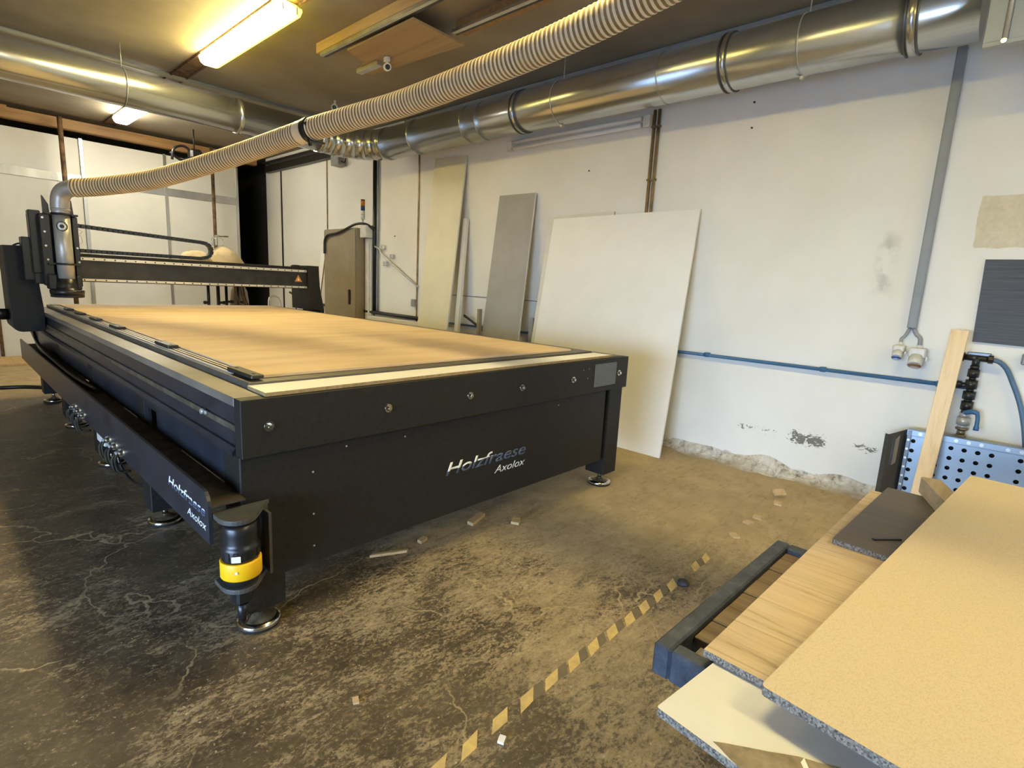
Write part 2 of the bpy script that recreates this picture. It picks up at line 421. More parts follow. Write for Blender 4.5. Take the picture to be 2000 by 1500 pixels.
def spline(pts, n):
    """Catmull-Rom through pts, about n points in all, even spacing"""
    P = [V(p) for p in pts]; P = [P[0] * 2 - P[1]] + P + [P[-1] * 2 - P[-2]]; out = []
    for i in range(1, len(P) - 2):
        for k in range(40):
            t = k / 40; a, b, c, d = P[i - 1:i + 3]
            out.append(.5 * ((2 * b) + (c - a) * t + (2 * a - 5 * b + 4 * c - d) * t * t + (3 * b - a - 3 * c + d) * t ** 3))
    out.append(P[-2]); L = [0.]
    for i in range(1, len(out)): L.append(L[-1] + (out[i] - out[i - 1]).length)
    res, j = [], 0
    for k in range(n):
        s = L[-1] * k / (n - 1)
        while j < len(L) - 2 and L[j + 1] < s: j += 1
        u = (s - L[j]) / max(1e-9, L[j + 1] - L[j]); res.append(out[j].lerp(out[j + 1], min(1, u)))
    return res

def letters(bm, text, origin, ux, uz, size, shear=.25, bold=0., depth=.0008, mi=0, width=None):
    """raised lettering: local x along ux, local y along uz"""
    cu = bpy.data.curves.new('lettering_source', 'FONT'); cu.body = text; cu.size = 1.; cu.shear = shear; cu.offset = bold
    cu.resolution_u = 4
    o = bpy.data.objects.new('lettering_source', cu); COL.objects.link(o)
    me = bpy.data.meshes.new_from_object(o.evaluated_get(bpy.context.evaluated_depsgraph_get()))
    bpy.data.objects.remove(o); bpy.data.curves.remove(cu)
    xs = [v.co.x for v in me.vertices]; x0, x1 = min(xs), max(xs)
    sx = size if width is None else width / (x1 - x0)
    ux, uz = V(ux).normalized(), V(uz).normalized(); nrm = ux.cross(uz); o0 = V(origin)
    t = bmesh.new(); t.from_mesh(me); bpy.data.meshes.remove(me)
    for v in t.verts: v.co = o0 + ux * ((v.co.x - x0) * sx) + uz * (v.co.y * size) + nrm * .0004
    r = bmesh.ops.extrude_face_region(t, geom=list(t.faces))
    for e in r['geom']:
        if isinstance(e, bmesh.types.BMVert): e.co += nrm * depth
    for f in t.faces: f.material_index = mi
    m2 = bpy.data.meshes.new('t'); t.to_mesh(m2); t.free(); bm.from_mesh(m2); bpy.data.meshes.remove(m2)

def obj(name, bm, mats, parent=None, org=None, label=None):
    if not isinstance(mats, (list, tuple)): mats = [mats]
    if parent is not None: org = ORG[parent.name]
    elif org is None:
        xs = [v.co for v in bm.verts]
        org = V(((min(v.x for v in xs) + max(v.x for v in xs)) / 2, (min(v.y for v in xs) + max(v.y for v in xs)) / 2, min(v.z for v in xs)))
    org = V(org)
    bmesh.ops.recalc_face_normals(bm, faces=list(bm.faces))
    for v in bm.verts: v.co -= org
    me = bpy.data.meshes.new(name); bm.to_mesh(me); bm.free()
    for m in mats: me.materials.append(m)
    o = bpy.data.objects.new(name, me); COL.objects.link(o)
    if parent is not None: o.parent = parent
    else: o.location = org
    ORG[o.name] = org
    if label: o['label'] = label
    return o

def tag(o, label, cat, group=None):
    o['label'] = label; o['category'] = cat
    if group: o['group'] = group
    return o

def thing(name, loc, label, cat, group=None):
    o = bpy.data.objects.new(name, None); COL.objects.link(o); o.location = loc; o.empty_display_size = .1
    ORG[o.name] = V(loc); return tag(o, label, cat, group)

def struct(name, bm, mats, org=(0, 0, 0)):
    o = obj(name, bm, mats, org=org); o['kind'] = 'structure'; return o

def B(): return bmesh.new()
def bx(name, args, m, parent, bev=0., label=None):
    bm = B(); box(bm, *args, bev=bev); return obj(name, bm, m, parent, label=label)

XW, YB, ZC = 4.58, 10.6, 3.49
XL, YF, YR = -3.4, -4.2, 12.4

# ------------------------------------------------------------------ setting
bm = B(); box(bm, XL - .3, XW + .3, YF - .3, YR + .3, -.2, 0); struct('floor', bm, M['floor'])
bm = B(); box(bm, XL - .3, XW + .3, YF - .3, YR + .3, ZC, ZC + .2); struct('ceiling', bm, M['ceiling'])
bm = B(); box(bm, XW, XW + .25, YF, YB + .1, 0, ZC); struct('wall_right', bm, M['wall'])
bm = B(); box(bm, XW, XW + .25, YB + .1, YR, 0, ZC); box(bm, XL, XW + .25, YR, YR + .2, 0, ZC); struct('wall_rear', bm, M['darkgap'])  # near-black colour paints in the darkness behind the partition
WX0, WX1, WZ0, WZ1 = 2.6, 3.8, 2.6, 3.1
bm = B(); box(bm, XL - .2, WX0, YF - .2, YF, 0, ZC); box(bm, WX1, XW + .25, YF - .2, YF, 0, ZC); box(bm, WX0, WX1, YF - .2, YF, 0, WZ0); box(bm, WX0, WX1, YF - .2, YF, WZ1, ZC); struct('wall_front', bm, M['wallplain'])
# left wall with the gateway that lets the daylight in
GY0, GY1, GZ0, GZ1 = -1.0, 2.3, .0, 1.8
bm = B()
box(bm, XL - .2, XL, YF, GY0, 0, ZC); box(bm, XL - .2, XL, GY1, YR, 0, ZC); box(bm, XL - .2, XL, GY0, GY1, GZ1, ZC)
struct('wall_left', bm, M['wallplain'])
bm = B(); box(bm, XL - 14, XL - .2, -10, 12, -.2, -.01); struct('pavement', bm, M['pavement'])
# white partition closing the back of the hall
bm = B(); box(bm, -2.2, 3.99, YB, YB + .06, 0, 3.215, .003); struct('wall_back', bm, M['partition'])
bm = B(); box(bm, -2.2, 3.99, YB - .012, YB - .0005, 2.575, 2.70, .002); struct('trim_1', bm, M['alu'])
for i, (x, w) in enumerate(((1.80, .045), (2.885, .04), (.69, .04), (4.01, .045))):
    bm = B(); box(bm, x - w / 2, x + w / 2, YB - (.03 if i != 3 else .01), YB - .013 if i != 3 else YB + .07, 0, 3.225, .003)
    struct('trim_%d' % (i + 2), bm, M['alu'] if i != 2 else M['rust'])
bm = B(); box(bm, -2.2, 4.0, YB - .85, YB - .84 + .8, .0, .03, .004); struct('trim_6', bm, M['joist'])
bm = B(); box(bm, -2.2, 4.3, 10.40, 10.52, 3.29, 3.43, .006); box(bm, -2.2, 1.0, 10.38, 10.399, 3.40, 3.445)
struct('trim_7', bm, M['joistx'])
# joint strips between the wall panels
for i, (y, w) in enumerate(((6.02, .028), (8.42, .026), (10.06, .045), (7.06, .02))):
    bm = B(); box(bm, XW - .012, XW - .0005, y - w / 2, y + w / 2, 0, 3.21, .002)
    struct('trim_%d' % (i + 8), bm, M['copper'] if i in (0, 1) else M['darkmetal'])
bm = B(); box(bm, XW - .09, XW - .0005, 8.1, 10.55, 3.215, 3.33, .004); box(bm, XW - .12, XW - .0005, 6.4, 10.55, 3.36, 3.39)
struct('trim_12', bm, M['darkmetal'])
bm = B(); box(bm, XW - .008, XW - .0005, 3.6, 5.4, 1.243, 1.249); struct('trim_13', bm, M['darkmetal'])
# crumbling plaster along the foot of the wall
bm = B(); NY = 90; rows = []
for i in range(NY + 1):
    y = -1.2 + 3.35 * i / NY; row = []
    nb = noise.noise(V((y * 2.3, 3.1, 0))); wdt = .095 + .075 * nb + .045 * noise.noise(V((y * 9, .5, 0)))
    if y > 1.9: wdt *= max(.15, (2.2 - y) / .3)
    for j in range(9):
        t = j / 8
        px = XW - .0005 - wdt * t; pz = (.10 + .07 * noise.noise(V((y * 3.4, 8, 0)))) * (1 - t) ** 1.4 + .035 * noise.noise(V((y * 14, t * 6, 2))) * (1 - abs(2 * t - 1)) + .0
        pz = max(0.0005 if j < 8 else 0., pz + .03 * noise.noise(V((y * 5, t * 3, 7))) * (t < .99) * (t > 0))
        row.append(bm.verts.new((px, y, pz)))
    rows.append(row)
for i in range(NY):
    for j in range(8):
        f = bm.faces.new((rows[i][j], rows[i + 1][j], rows[i + 1][j + 1], rows[i][j + 1])); f.smooth = True
struct('baseboard_right', bm, M['plaster'])

# ------------------------------------------------------------------ CNC router table
Y0, Y1 = 1.95, 7.15
X0, X1 = .72, 3.337
R = thing('cnc_router', (2.03, 4.5, 0), 'large black flatbed routing machine with tan spoilboard filling the middle of the hall', 'machine')
bm = B(); box(bm, X0, X1, Y0, Y0 + .06, .735, .952, .002)
fb = obj('front_beam', bm, M['black'], R)
for x in (.819, 1.338, 1.826, 2.217, 2.695, 3.223):
    bm = B(); cyl(bm, (x, Y0, .845), (x, Y0 - .004, .845), .019, seg=20); cyl(bm, (x, Y0 - .004, .845), (x, Y0 - .016, .845), .0115, .0115, seg=6, smooth=False)
    cyl(bm, (x, Y0 - .016, .845), (x, Y0 - .018, .845), .0115, .008, seg=12)
    obj('bolt', bm, M['chrome'], fb, label='bright hexagon bolt with washer')
bm = B(); box(bm, 2.925, 3.183, Y0 - .004, Y0 - .0005, .772, .924, .001); obj('name_plate', bm, M['nameplate'], fb, label='grey rectangular name plate')
for x, z in ((2.80, .895), (2.86, .90), (2.85, .838)):
    bm = B(); cyl(bm, (x, Y0 - .0004, z), (x, Y0 - .0015, z), .005, seg=10); obj('rivet', bm, M['brass'], fb)
# front panel
bm = B(); prism(bm, [(X0 + .004, 1.978, .735), (3.122, 1.978, .735), (3.122, 1.978, .227), (X0 + .15, 1.978, .227), (X0 + .15, 1.978, .735 - .0001), ][:4] + [(X0 + .004, 1.978, .227)], (0, .012, 0))
fp = obj('front_panel', bm, M['black'], R)
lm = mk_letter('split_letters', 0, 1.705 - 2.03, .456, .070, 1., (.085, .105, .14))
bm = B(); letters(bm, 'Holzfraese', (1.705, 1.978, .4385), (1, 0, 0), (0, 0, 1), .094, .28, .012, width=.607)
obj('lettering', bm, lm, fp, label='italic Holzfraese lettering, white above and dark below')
bm = B(); letters(bm, 'Axolox', (2.055, 1.978, .372), (1, 0, 0), (0, 0, 1), .060, .32, .004, width=.255)
obj('lettering', bm, M['textwhite'], fp, label='small white Axolox lettering')
for x, z in ((1.15, .70), (1.0, .62), (1.0, .44), (1.0, .30), (1.45, .69), (2.6, .69)):
    bm = B(); cyl(bm, (x, 1.978, z), (x, 1.976, z), .004, seg=10); obj('screw', bm, M['steel'], fp)
# legs with levelling feet
for x in (X0 + .079, X1 - .079):
    for y in (2.058, 3.31, 4.56, 5.85, 7.05):
        bm = B(); box(bm, x - .079, x + .079, y - .079, y + .079, .098, .735, .004)
        lg = obj('leg', bm, M['black'], R)
        bm = B(); cyl(bm, (x, y, .05), (x, y, .0978), .014, seg=14, mi=0)
        lathe(bm, (x, y, 0), [(.076, .0), (.082, .004), (.084, .014), (.084, .022), (.080, .029), (.066, .034), (.03, .042), (.018, .052)], 36, mis=[2, 2, 0, 0, 0, 1, 1, 1])
        obj('levelling_foot', bm, [M['chrome'], M['brass'], M['footrubber']], lg, label='round chromed levelling foot')
# table body, with stepped left side
bm = B(); box(bm, X0 + .03, X1 - .005, Y0 + .06, Y1, .735, .935); obj('table_frame', bm, M['blackside'], R)
bm = B(); box(bm, X0, .835, Y0 + .06, Y1, .918, .952, .003); obj('left_top_plate', bm, M['greyedge'], R, label='worn grey machined side plate')
bm = B(); box(bm, .826, 3.155, 2.14, Y1, .935, .977, .002); obj('deck_plate', bm, M['deck'], R)
bm = B(); box(bm, .836, 3.337, Y0 + .0605, 2.139, .935, .951); box(bm, 3.156, 3.337, 2.14, Y1, .935, .951); obj('deck_edge', bm, M['deck'], R)
bm = B(); box(bm, X0 + .012, X0 + .03, Y0 + .06, Y1, .735, .917); obj('side_web', bm, M['blackside'], R)
bm = B(); box(bm, X0 + .004, X0 + .0119, Y0 + .06, Y1 - .1, .822, .846, .002); obj('gear_rack', bm, M['rackbeige'], R, label='beige greased gear rack')
bm = B(); cyl(bm, (X0 + .006, 2.33, .842), (X0 - .012, 2.33, .842), .011, seg=12); cyl(bm, (X0 + .006, 2.30, .842), (X0 - .006, 2.30, .842), .008, seg=12); obj('lubricator', bm, M['steel'], R)
# lower side panel with a slot in it
bm = B()
for a, b in ((1.991, 3.02), (3.16, Y1)): box(bm, X0 + .001, X0 + .014, a, b, .60, .7345)
box(bm, X0 + .0005, X0 + .013, 3.0205, 3.1595, .70, .7345)
obj('side_panel', bm, M['blackside'], R)
bm = B(); prism(bm, [(X0, Y0 + .06, .765), (X0 - .012, Y0 + .06, .75), (X0 - .012, Y0 + .06, .737), (X0 + .012, Y0 + .06, .737), (X0 + .012, Y0 + .06, .765)], (0, Y1 - Y0 - .06, 0)); obj('side_ledge', bm, M['blackside'], R)
# spoilboard, clamp rail and clamps
bm = B(); box(bm, .905, 3.01, 2.215, 6.98, .9775, .9895, .001); obj('spoilboard', bm, M['spoil'], R, label='tan worn spoilboard with machining streaks')
bm = B()
for x in (.842, .864, .884): box(bm, x, x + .009, 2.36, 6.9, .9775, .9835)
obj('clamp_rail', bm, M['rail'], R, label='pale slotted clamp rail')
for a, b in ((2.165, 2.42), (3.235, 3.48), (4.34, 4.56), (5.02, 5.22), (5.62, 5.80), (6.15, 6.33)):
    bm = B(); box(bm, .846, .896, a, b, .984, 1.0, .003)
    for y in (a + .04, b - .04): cyl(bm, (.871, y, 1.0), (.871, y, 1.002), .007, seg=10)
    obj('clamp_block', bm, M['darkmetal'], R, label='dark bolted clamp block')
bm = B(); box(bm, .84, 3.1, 7.0, 7.04, .9775, .992, .002); obj('rear_stop', bm, M['rail'], R)
# cable tray with lip on the left side
bm = B(); box(bm, .607, X0 + .0005, 1.935, 7.1, .588, .594); obj('cable_tray', bm, M['tray'], R, label='dusty brown tray floor')
bm = B()
pts = [(.595, 1.935, .455), (.595, 7.1, .455), (.595, 7.1, .645), (.595, 1.985, .645)]
pts += [(.595, 1.985 - .05 * math.sin(t), .595 + .05 * math.cos(t)) for t in [math.pi / 8 * k for k in range(1, 5)]]
prism(bm, pts, (.012, 0, 0)); lip = obj('tray_lip', bm, M['blackside'], R)
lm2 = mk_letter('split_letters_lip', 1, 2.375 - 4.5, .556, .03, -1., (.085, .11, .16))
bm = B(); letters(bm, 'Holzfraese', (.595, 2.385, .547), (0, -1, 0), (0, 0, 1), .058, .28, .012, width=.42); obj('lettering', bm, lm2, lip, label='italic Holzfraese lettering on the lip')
bm = B(); letters(bm, 'Axolox', (.595, 2.165, .497), (0, -1, 0), (0, 0, 1), .045, .3, .004, width=.205); obj('lettering', bm, M['textwhite'], lip, label='small white Axolox lettering on the lip')
# sockets and valves hung under the tray
for (a, b, z) in ((3.60, 3.78, .46),):
    bm = B(); box(bm, .60, .66, a, b, .40, .58, .006); obj('switch_box', bm, M['plastic_white'], R, label='white switch box under the tray')
for y0, n in ((3.06, 6), (4.0, 6)):
    bm = B(); box(bm, .612, .70, y0, y0 + .44, .44, .587, .005); vb = obj('valve_block', bm, M['plastic_black'], R)
    for k in range(n):
        y = y0 + .04 + .07 * k; z = .50 - .02 * (k % 2)
        bm = B(); cyl(bm, (.6115, y, z), (.585, y, z), .022, .019, seg=14); cyl(bm, (.585, y, z), (.57, y, z - .006), .013, seg=12); tube(bm, spline([(.57, y, z - .006), (.555, y, z - .03), (.57, y + .02, z - .10), (.62, y + .03, z - .11)], 12), .006, 8, mi=1)
        obj('connector', bm, [M['plastic_grey'] if k % 2 else M['brass'], M['tray']], vb, label='pale round cable connector')
bm = B(); tube(bm, spline([(.66, 3.66, .45), (.67, 3.62, .28), (.70, 3.5, .205), (.74, 3.36, .23), (.74, 3.24, .33)], 30), .008, 8); obj('cable', bm, M['plastic_black'], R)
bm = B()
for k, (za, zb) in enumerate(((.64, .60), (.625, .597))): tube(bm, spline([(.66, 6.9 - .2 * k, za + .14), (.645, 6.2, za + .03), (.655, 5.4, zb + .02), (.66, 4.7, zb + .014), (.69, 4.2, zb + .012)], 40), .014, 8)
obj('cable', bm, M['plastic_black'], R)
# laser scanner on its bracket
def teardrop(z, t):
    pts = [(.809, 1.95, z)]
    for k in range(13):
        a = math.radians(-20 - k * 13.5); pts.append((.672 + .062 * math.cos(a), 1.885 + .068 * math.sin(a), z))
    pts.append((.610, 1.952, z)); return pts
bm = B()
prism(bm, teardrop(.548, 0), (0, 0, .018), bev=.003); prism(bm, teardrop(.293, 0), (0, 0, .018), bev=.003)
box(bm, .770, .780, 1.862, 1.952, .3112, .5478); box(bm, .66, .80, 1.938, 1.951, .3112, .5478)
br = obj('scanner_bracket', bm, M['bracket'], R)
bm = B()
lathe(bm, (.673, 1.872, 0), [(.04, .315), (.058, .325), (.062, .345), (.062, .346)], 28)
lathe(bm, (.673, 1.872, 0), [(.060, .4105), (.063, .42), (.063, .455), (.060, .462), (.057, .466), (.055, .475), (.056, .505), (.056, .53), (.05, .54), (.03, .545)], 28)
for k in range(7):
    a = math.radians(-150 + k * 25); obox(bm, (.673 + .0635 * math.cos(a), 1.872 + .0635 * math.sin(a), .437), (-math.sin(a), math.cos(a), 0), (math.cos(a), math.sin(a), 0), (0, 0, 1), .014, .004, .03)
sc = obj('laser_scanner', bm, M['plastic_black'], br)
bm = B(); lathe(bm, (.673, 1.872, 0), [(.0655, .3465), (.0675, .35), (.0675, .406), (.0655, .41)], 32); obj('scanner_band', bm, M['yellow'], br, label='bright yellow scanner body')
bm = B(); a = math.radians(-123); obox(bm, (.673 + .0655 * math.cos(a), 1.872 + .0655 * math.sin(a), .43), (-math.sin(a), math.cos(a), 0), (math.cos(a), math.sin(a), 0), (0, 0, 1), .03, .004, .022, bev=.001)
obj('display', bm, M['textwhite'], br, label='small pale display label'); bm = B()
obox(bm, (.673 + .069 * math.cos(a), 1.872 + .069 * math.sin(a), .382), (-math.sin(a), math.cos(a), 0), (math.cos(a), math.sin(a), 0), (0, 0, 1), .008, .004, .008)
obj('indicator', bm, M['textwhite'], br, label='small pale dot on the yellow band')
bm = B(); box(bm, .665, .72, 1.90, 1.955, .20, .2925, .008); cyl(bm, (.69, 1.92, .20), (.69, 1.925, .13), .02, .016, seg=14); tube(bm, spline([(.69, 1.925, .13), (.70, 1.94, .105), (.73, 1.97, .112)], 10), .009, 8); obj('cable_gland', bm, M['plastic_black'], br)

# gantry
YG = 6.36
bm = B()
pts = [(.49, 1.523), (.70, 1.53), (.702, 1.18), (.716, .99), (.716, .79), (.56, .785)] + [(.56 - .065 * math.sin(t), .85 - .065 * math.cos(t)) for t in [math.pi / 8 * k for k in range(1, 5)]]
prism(bm, [(x, YG - .01, z) for x, z in pts], (0, .46, 0), bev=.006); gl = obj('left_upright', bm, M['black'], R)
bm = B(); cyl(bm, (.49, 6.5, .93), (.36, 6.5, .93), .048, seg=24); cyl(bm, (.36, 6.5, .93), (.33, 6.5, .93), .052, seg=24); obj('drive_motor', bm, M['plastic_black'], gl)
bm = B(); tube(bm, spline([(.56, 6.4, 1.525), (.60, 6.4, 1.545), (.66, 6.4, 1.54), (.70, 6.4, 1.525)], 12), .007, 8); box(bm, .66, .74, 6.37, 6.45, 1.529, 1.56, .004); obj('cable', bm, M['plastic_black'], gl)
bm = B()
pts = [(3.19, 1.514), (3.33, 1.514), (3.335, 1.267), (3.395, .97), (3.395, .80), (3.345, .80), (3.345, .985), (3.2, .985)]
prism(bm, [(x, YG - .01, z) for x, z in pts], (0, .46, 0), bev=.004); obj('right_upright', bm, M['black'], R)
bm = B(); box(bm, .702, 3.19, YG + .03, YG + .25, 1.235, 1.475, .004); gb = obj('gantry_beam', bm, M['darkmetal'], R)
for z0, z1 in ((1.432, 1.458), (1.243, 1.264)):
    bm = B(); box(bm, .71, 3.18, YG + .005, YG + .03, z0, z1, .002)
    for k in range(30): cyl(bm, (.78 + .082 * k, YG + .0045, (z0 + z1) / 2), (.78 + .082 * k, YG + .0035, (z0 + z1) / 2), .007, seg=8, mi=1)
    obj('guide_rail', bm, [M['rail'], M['plastic_black']], gb, label='bright guide rail with bolt holes')
bm = B(); box(bm, .75, 3.2, YG + .02, YG + .22, 1.4755, 1.492, .002); box(bm, 3.05, 3.12, YG + .06, YG + .12, 1.492, 1.515, .003); obj('chain_channel', bm, M['black'], gb)
bm = B(); cx, cz, s = 3.085, 1.352, .046
tri = [(cx - s, cz - s * .75), (cx + s, cz - s * .75), (cx, cz + s)]
prism(bm, [(x, YG + .0294, z) for x, z in tri], (0, -.0012, 0), mi=0)
prism(bm, [(cx + (x - cx) * .28, YG + .0278, cz - .006 + (z - cz) * .42) for x, z in tri], (0, -.0008, 0), mi=1)
obj('warning_sign', bm, [M['orange'], M['textwhite']], gb, label='small orange warning triangle')
bm = B(); path = [(x, 1.765 - .066 * (x - 1.) , ) for x in []]
path = [V((1.0 + .0408 * k, YG + .1, 1.742 - .0022 * k)) for k in range(27)]
c0 = V((2.075, YG + .1, 1.605))
path += [c0 + V((.079 * math.sin(a), 0, .079 * math.cos(a))) for a in [math.pi * k / 6 for k in range(1, 7)]]
path += [V((2.04 - .0408 * k, YG + .1, 1.518)) for k in range(28)]
for i in range(len(path) - 1):
    d = (path[i + 1] - path[i]); t = d.normalized(); obox(bm, (path[i] + path[i + 1]) / 2, t, (0, 1, 0), t.cross(V((0, 1, 0))), d.length * .9, .07, .034, bev=.003)
    obox(bm, (path[i] + path[i + 1]) / 2, t, (0, 1, 0), t.cross(V((0, 1, 0))), d.length * 1.05, .062, .02, mi=1)
obj('cable_chain', bm, [M['plastic_black'], M['darkmetal']], gb)
# spindle head
sx, sy = .858, 6.08
bm = B(); box(bm, .66, .975, 6.20, YG + .005, 1.21, 1.80, .005); box(bm, .655, .735, 6.18, 6.30, 1.3, 1.825, .006); box(bm, .715, .785, 6.10, 6.199, 1.2, 1.80, .005); box(bm, .93, .97, 6.10, 6.199, 1.2, 1.79, .005); box(bm, .60, .70, 6.22, YG + .02, 1.24, 1.60, .004)
sh = obj('spindle_head', bm, M['plastic_black'], R)
bm = B(); prism(bm, [(.745, 6.12, 1.80), (.79, 6.12, 1.80), (.785, 6.12, 1.88), (.755, 6.12, 1.94), (.745, 6.12, 1.95)], (0, .02, 0)); obj('cover_fin', bm, M['plastic_black'], sh); bm = B(); prism(bm, [(.93, 6.14, 1.79), (.955, 6.14, 1.79), (.945, 6.14, 1.93), (.935, 6.14, 1.93)], (0, .015, 0)); obj('cover_fin', bm, M['plastic_black'], sh)
bm = B(); cyl(bm, (sx, sy, 1.245), (sx, sy, 1.80), .060, seg=36); dp = obj('suction_pipe', bm, M['steel'], sh, label='brushed steel suction pipe')
for z in (1.80, 1.385):
    bm = B(); lathe(bm, (sx, sy, 0), [(.061, z - .006), (.073, z - .005), (.073, z + .011), (.061, z + .012)], 32)
    for s in (-1, 1): box(bm, sx + s * .088 - .026, sx + s * .088 + .026, sy - .02, sy + .06, z - .005, z + .01, .002)
    obj('pipe_clamp', bm, M['plastic_black'], sh)
for x, z in ((.735, 1.765), (.742, 1.65), (.742, 1.535), (.747, 1.42), (.952, 1.53), (.957, 1.41)):
    bm = B(); cyl(bm, (x, 6.0995, z), (x, 6.092, z), .009, seg=12); obj('screw', bm, M['chrome'], sh, label='bright screw head')
bm = B(); lathe(bm, (sx - .005, sy, 0), [(.105, 1.125), (.118, 1.13), (.122, 1.16), (.116, 1.168), (.086, 1.172), (.082, 1.20), (.07, 1.262), (.058, 1.266)], 32)
box(bm, .73, .79, 6.05, 6.18, 1.17, 1.30, .008); box(bm, .92, .955, 6.05, 6.18, 1.17, 1.29, .008); obj('dust_shoe', bm, M['plastic_black'], sh)
bm = B(); lathe(bm, (sx - .005, sy, 0), [(.108, 1.105), (.116, 1.107), (.117, 1.1245), (.108, 1.1247)], 32); obj('brush_ring', bm, M['footrubber'], sh)
bm = B(); el = spline([(sx, sy, 1.80), (sx, sy, 1.88), (.868, 6.07, 1.955), (.90, 6.03, 2.005), (.955, 5.985, 2.025)], 14); tube(bm, el, [.064] * 3 + [.067] * 11, 28)
cyl(bm, (sx, sy, 1.83), (sx, sy, 1.85), .068, seg=28); obj('pipe_elbow', bm, M['steel'], sh, label='dull steel pipe elbow')
bm = B()
def on_pipe(u, v, r): a = math.radians(-98) + u / r; return V((sx + r * math.cos(a), sy + r * math.sin(a), 1.702 + v))
def disc(bm, fo, fi, r, mi, n=28):
    for k in range(n):
        t0, t1 = 2 * math.pi * k / n, 2 * math.pi * (k + 1) / n
        q = [fo(t0), fo(t1), fi(t1), fi(t0)]
        vs = [bm.verts.new(on_pipe(u, v, r)) for u, v in q]; f = bm.faces.new(vs); f.material_index = mi
C_ = lambda r, k=1.: (lambda t: (r * math.cos(t), r * k * math.sin(t)))
lens = lambda t: (.030 * math.cos(t), .021 * math.sin(t) * (1 - .25 * abs(math.cos(t))))
disc(bm, C_(.041), C_(.032), .0606, 0); disc(bm, C_(.033), lens, .0605, 2); disc(bm, lens, C_(.0165), .0606, 1); disc(bm, C_(.0165), C_(.0001), .0607, 0)
obj('eye_emblem', bm, [M['plastic_black'], M['textwhite'], M['steel']], sh, label='round eye emblem, dark ring and pupil')
bm = B(); tube(bm, spline([(.975, 6.13, 1.69), (1.0, 6.13, 1.68), (.985, 6.13, 1.655)], 8), .003, 6); tube(bm, spline([(.975, 6.13, 1.64), (.99, 6.13, 1.635), (.995, 6.13, 1.58), (.98, 6.13, 1.575)], 10), .003, 6); obj('hook', bm, M['steel'], sh)

# melamine strip lying on the front edge of the table
bm = B(); prism(bm, [(.817, 1.968, .953), (3.173, 1.985, .953), (3.158, 2.125, .953), (.819, 2.137, .953)], (0, 0, .0145), mi=0, mi_side=1)
tag(obj('melamine_strip', bm, [M['melamine'], M['mdf_edge']]), 'long narrow white board strip lying along the front edge of the black machine table', 'board')

# ------------------------------------------------------------------ flexible hose
hp = [(.955, 5.985, 2.025), (1.122, 5.80, 2.052), (1.385, 5.38, 2.115), (1.65, 4.80, 2.235), (1.815, 4.35, 2.322), (1.935, 3.80, 2.392), (2.04, 3.33, 2.436), (2.115, 2.88, 2.468), (2.155, 2.10, 2.525), (2.17, 1.60, 2.575), (2.175, 1.25, 2.63), (2.175, .4, 2.75)]
H = thing('suction_hose', (2.0, 3.6, 2.3), 'long ribbed cream suction hose running from spindle head up past the ceiling lamp', 'hose')
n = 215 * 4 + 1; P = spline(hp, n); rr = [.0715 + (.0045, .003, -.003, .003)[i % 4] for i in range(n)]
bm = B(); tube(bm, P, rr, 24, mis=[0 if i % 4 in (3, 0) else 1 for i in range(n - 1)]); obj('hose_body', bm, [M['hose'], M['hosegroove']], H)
i0 = min(range(n), key=lambda i: (P[i] - V((1.935, 3.80, 2.392))).length)
bm = B(); tube(bm, P[i0 - 2:i0 + 5], .082, 24); t = (P[i0 + 3] - P[i0]).normalized()
c = P[i0] + V((-.035, -.05, -.05)); obox(bm, c + V((0, 0, .01)), (.35, .25, -.9), t, (1, 0, 0), .15, .02, .012); obox(bm, P[i0] + V((.02, -.06, -.086)), (1, -.3, .05), (0, 1, 0), (0, 0, 1), .10, .03, .01)
obj('hose_clamp', bm, M['plastic_black'], H, label='black strap clamp round the hose joint')
bm = B(); tube(bm, P[i0 - 14:i0 - 2], .0775, 24); obj('joint_sleeve', bm, M['hose'], H)

# ------------------------------------------------------------------ rigid ducting
D = thing('ventilation_duct', (4.18, 3.0, 2.89), 'big round galvanised ventilation duct running under the ceiling and round the corner', 'duct')
DX, DZ, DR = 4.18, 3.08, .185
bm = B(); cyl(bm, (DX, .40, DZ), (DX, 6.13, DZ), DR, seg=48, caps=True); obj('straight_pipe', bm, M['galv'], D)
LY, LZ, LR = 6.65, 3.09, .172
bm = B(); cyl(bm, (-3.2, LY, LZ), (3.55, LY, LZ), LR, seg=48); obj('straight_pipe', bm, M['galv'], D)
bm = B(); g_ = []
rc = .50
for k in range(6):
    a = math.pi / 2 * k / 5; g_.append(V((DX - rc + rc * math.sin(a), LY - rc + rc * math.cos(a), DZ + .005)))
g_ = [V((3.55, LY, LZ))] + g_ + [V((DX, 6.13, DZ))]
for i in range(len(g_) - 1):
    d = (g_[i + 1] - g_[i]).normalized() * .006; cyl(bm, g_[i] - d, g_[i + 1] + d, LR + .002 + .002 * i, seg=48)
obj('gored_elbow', bm, M['galv'], D)
for y, w, e in ((6.12, .03, .008), (5.52, .03, .010), (4.60, .012, .004), (4.37, .012, .004), (3.85, .05, .009), (3.37, .010, .004), (2.32, .012, .004), (1.81, .05, .009), (.71, .055, .010)):
    bm = B(); cyl(bm, (DX, y - w / 2, DZ), (DX, y + w / 2, DZ), DR + e, seg=48)
    if w > .04:
        for s in (-1, 1): cyl(bm, (DX, y + s * (w / 2 + .004) - .004, DZ), (DX, y + s * (w / 2 + .004) + .004, DZ), DR + e + .004, seg=48, mi=1)
    obj('joint_ring', bm, [M['galv'], M['galvdark']], D)
for x, w in ((2.55, .05), (3.52, .08)):
    bm = B(); cyl(bm, (x - w / 2, LY, LZ), (x + w / 2, LY, LZ), LR + .009, seg=48); obj('joint_ring', bm, M['galv'], D)
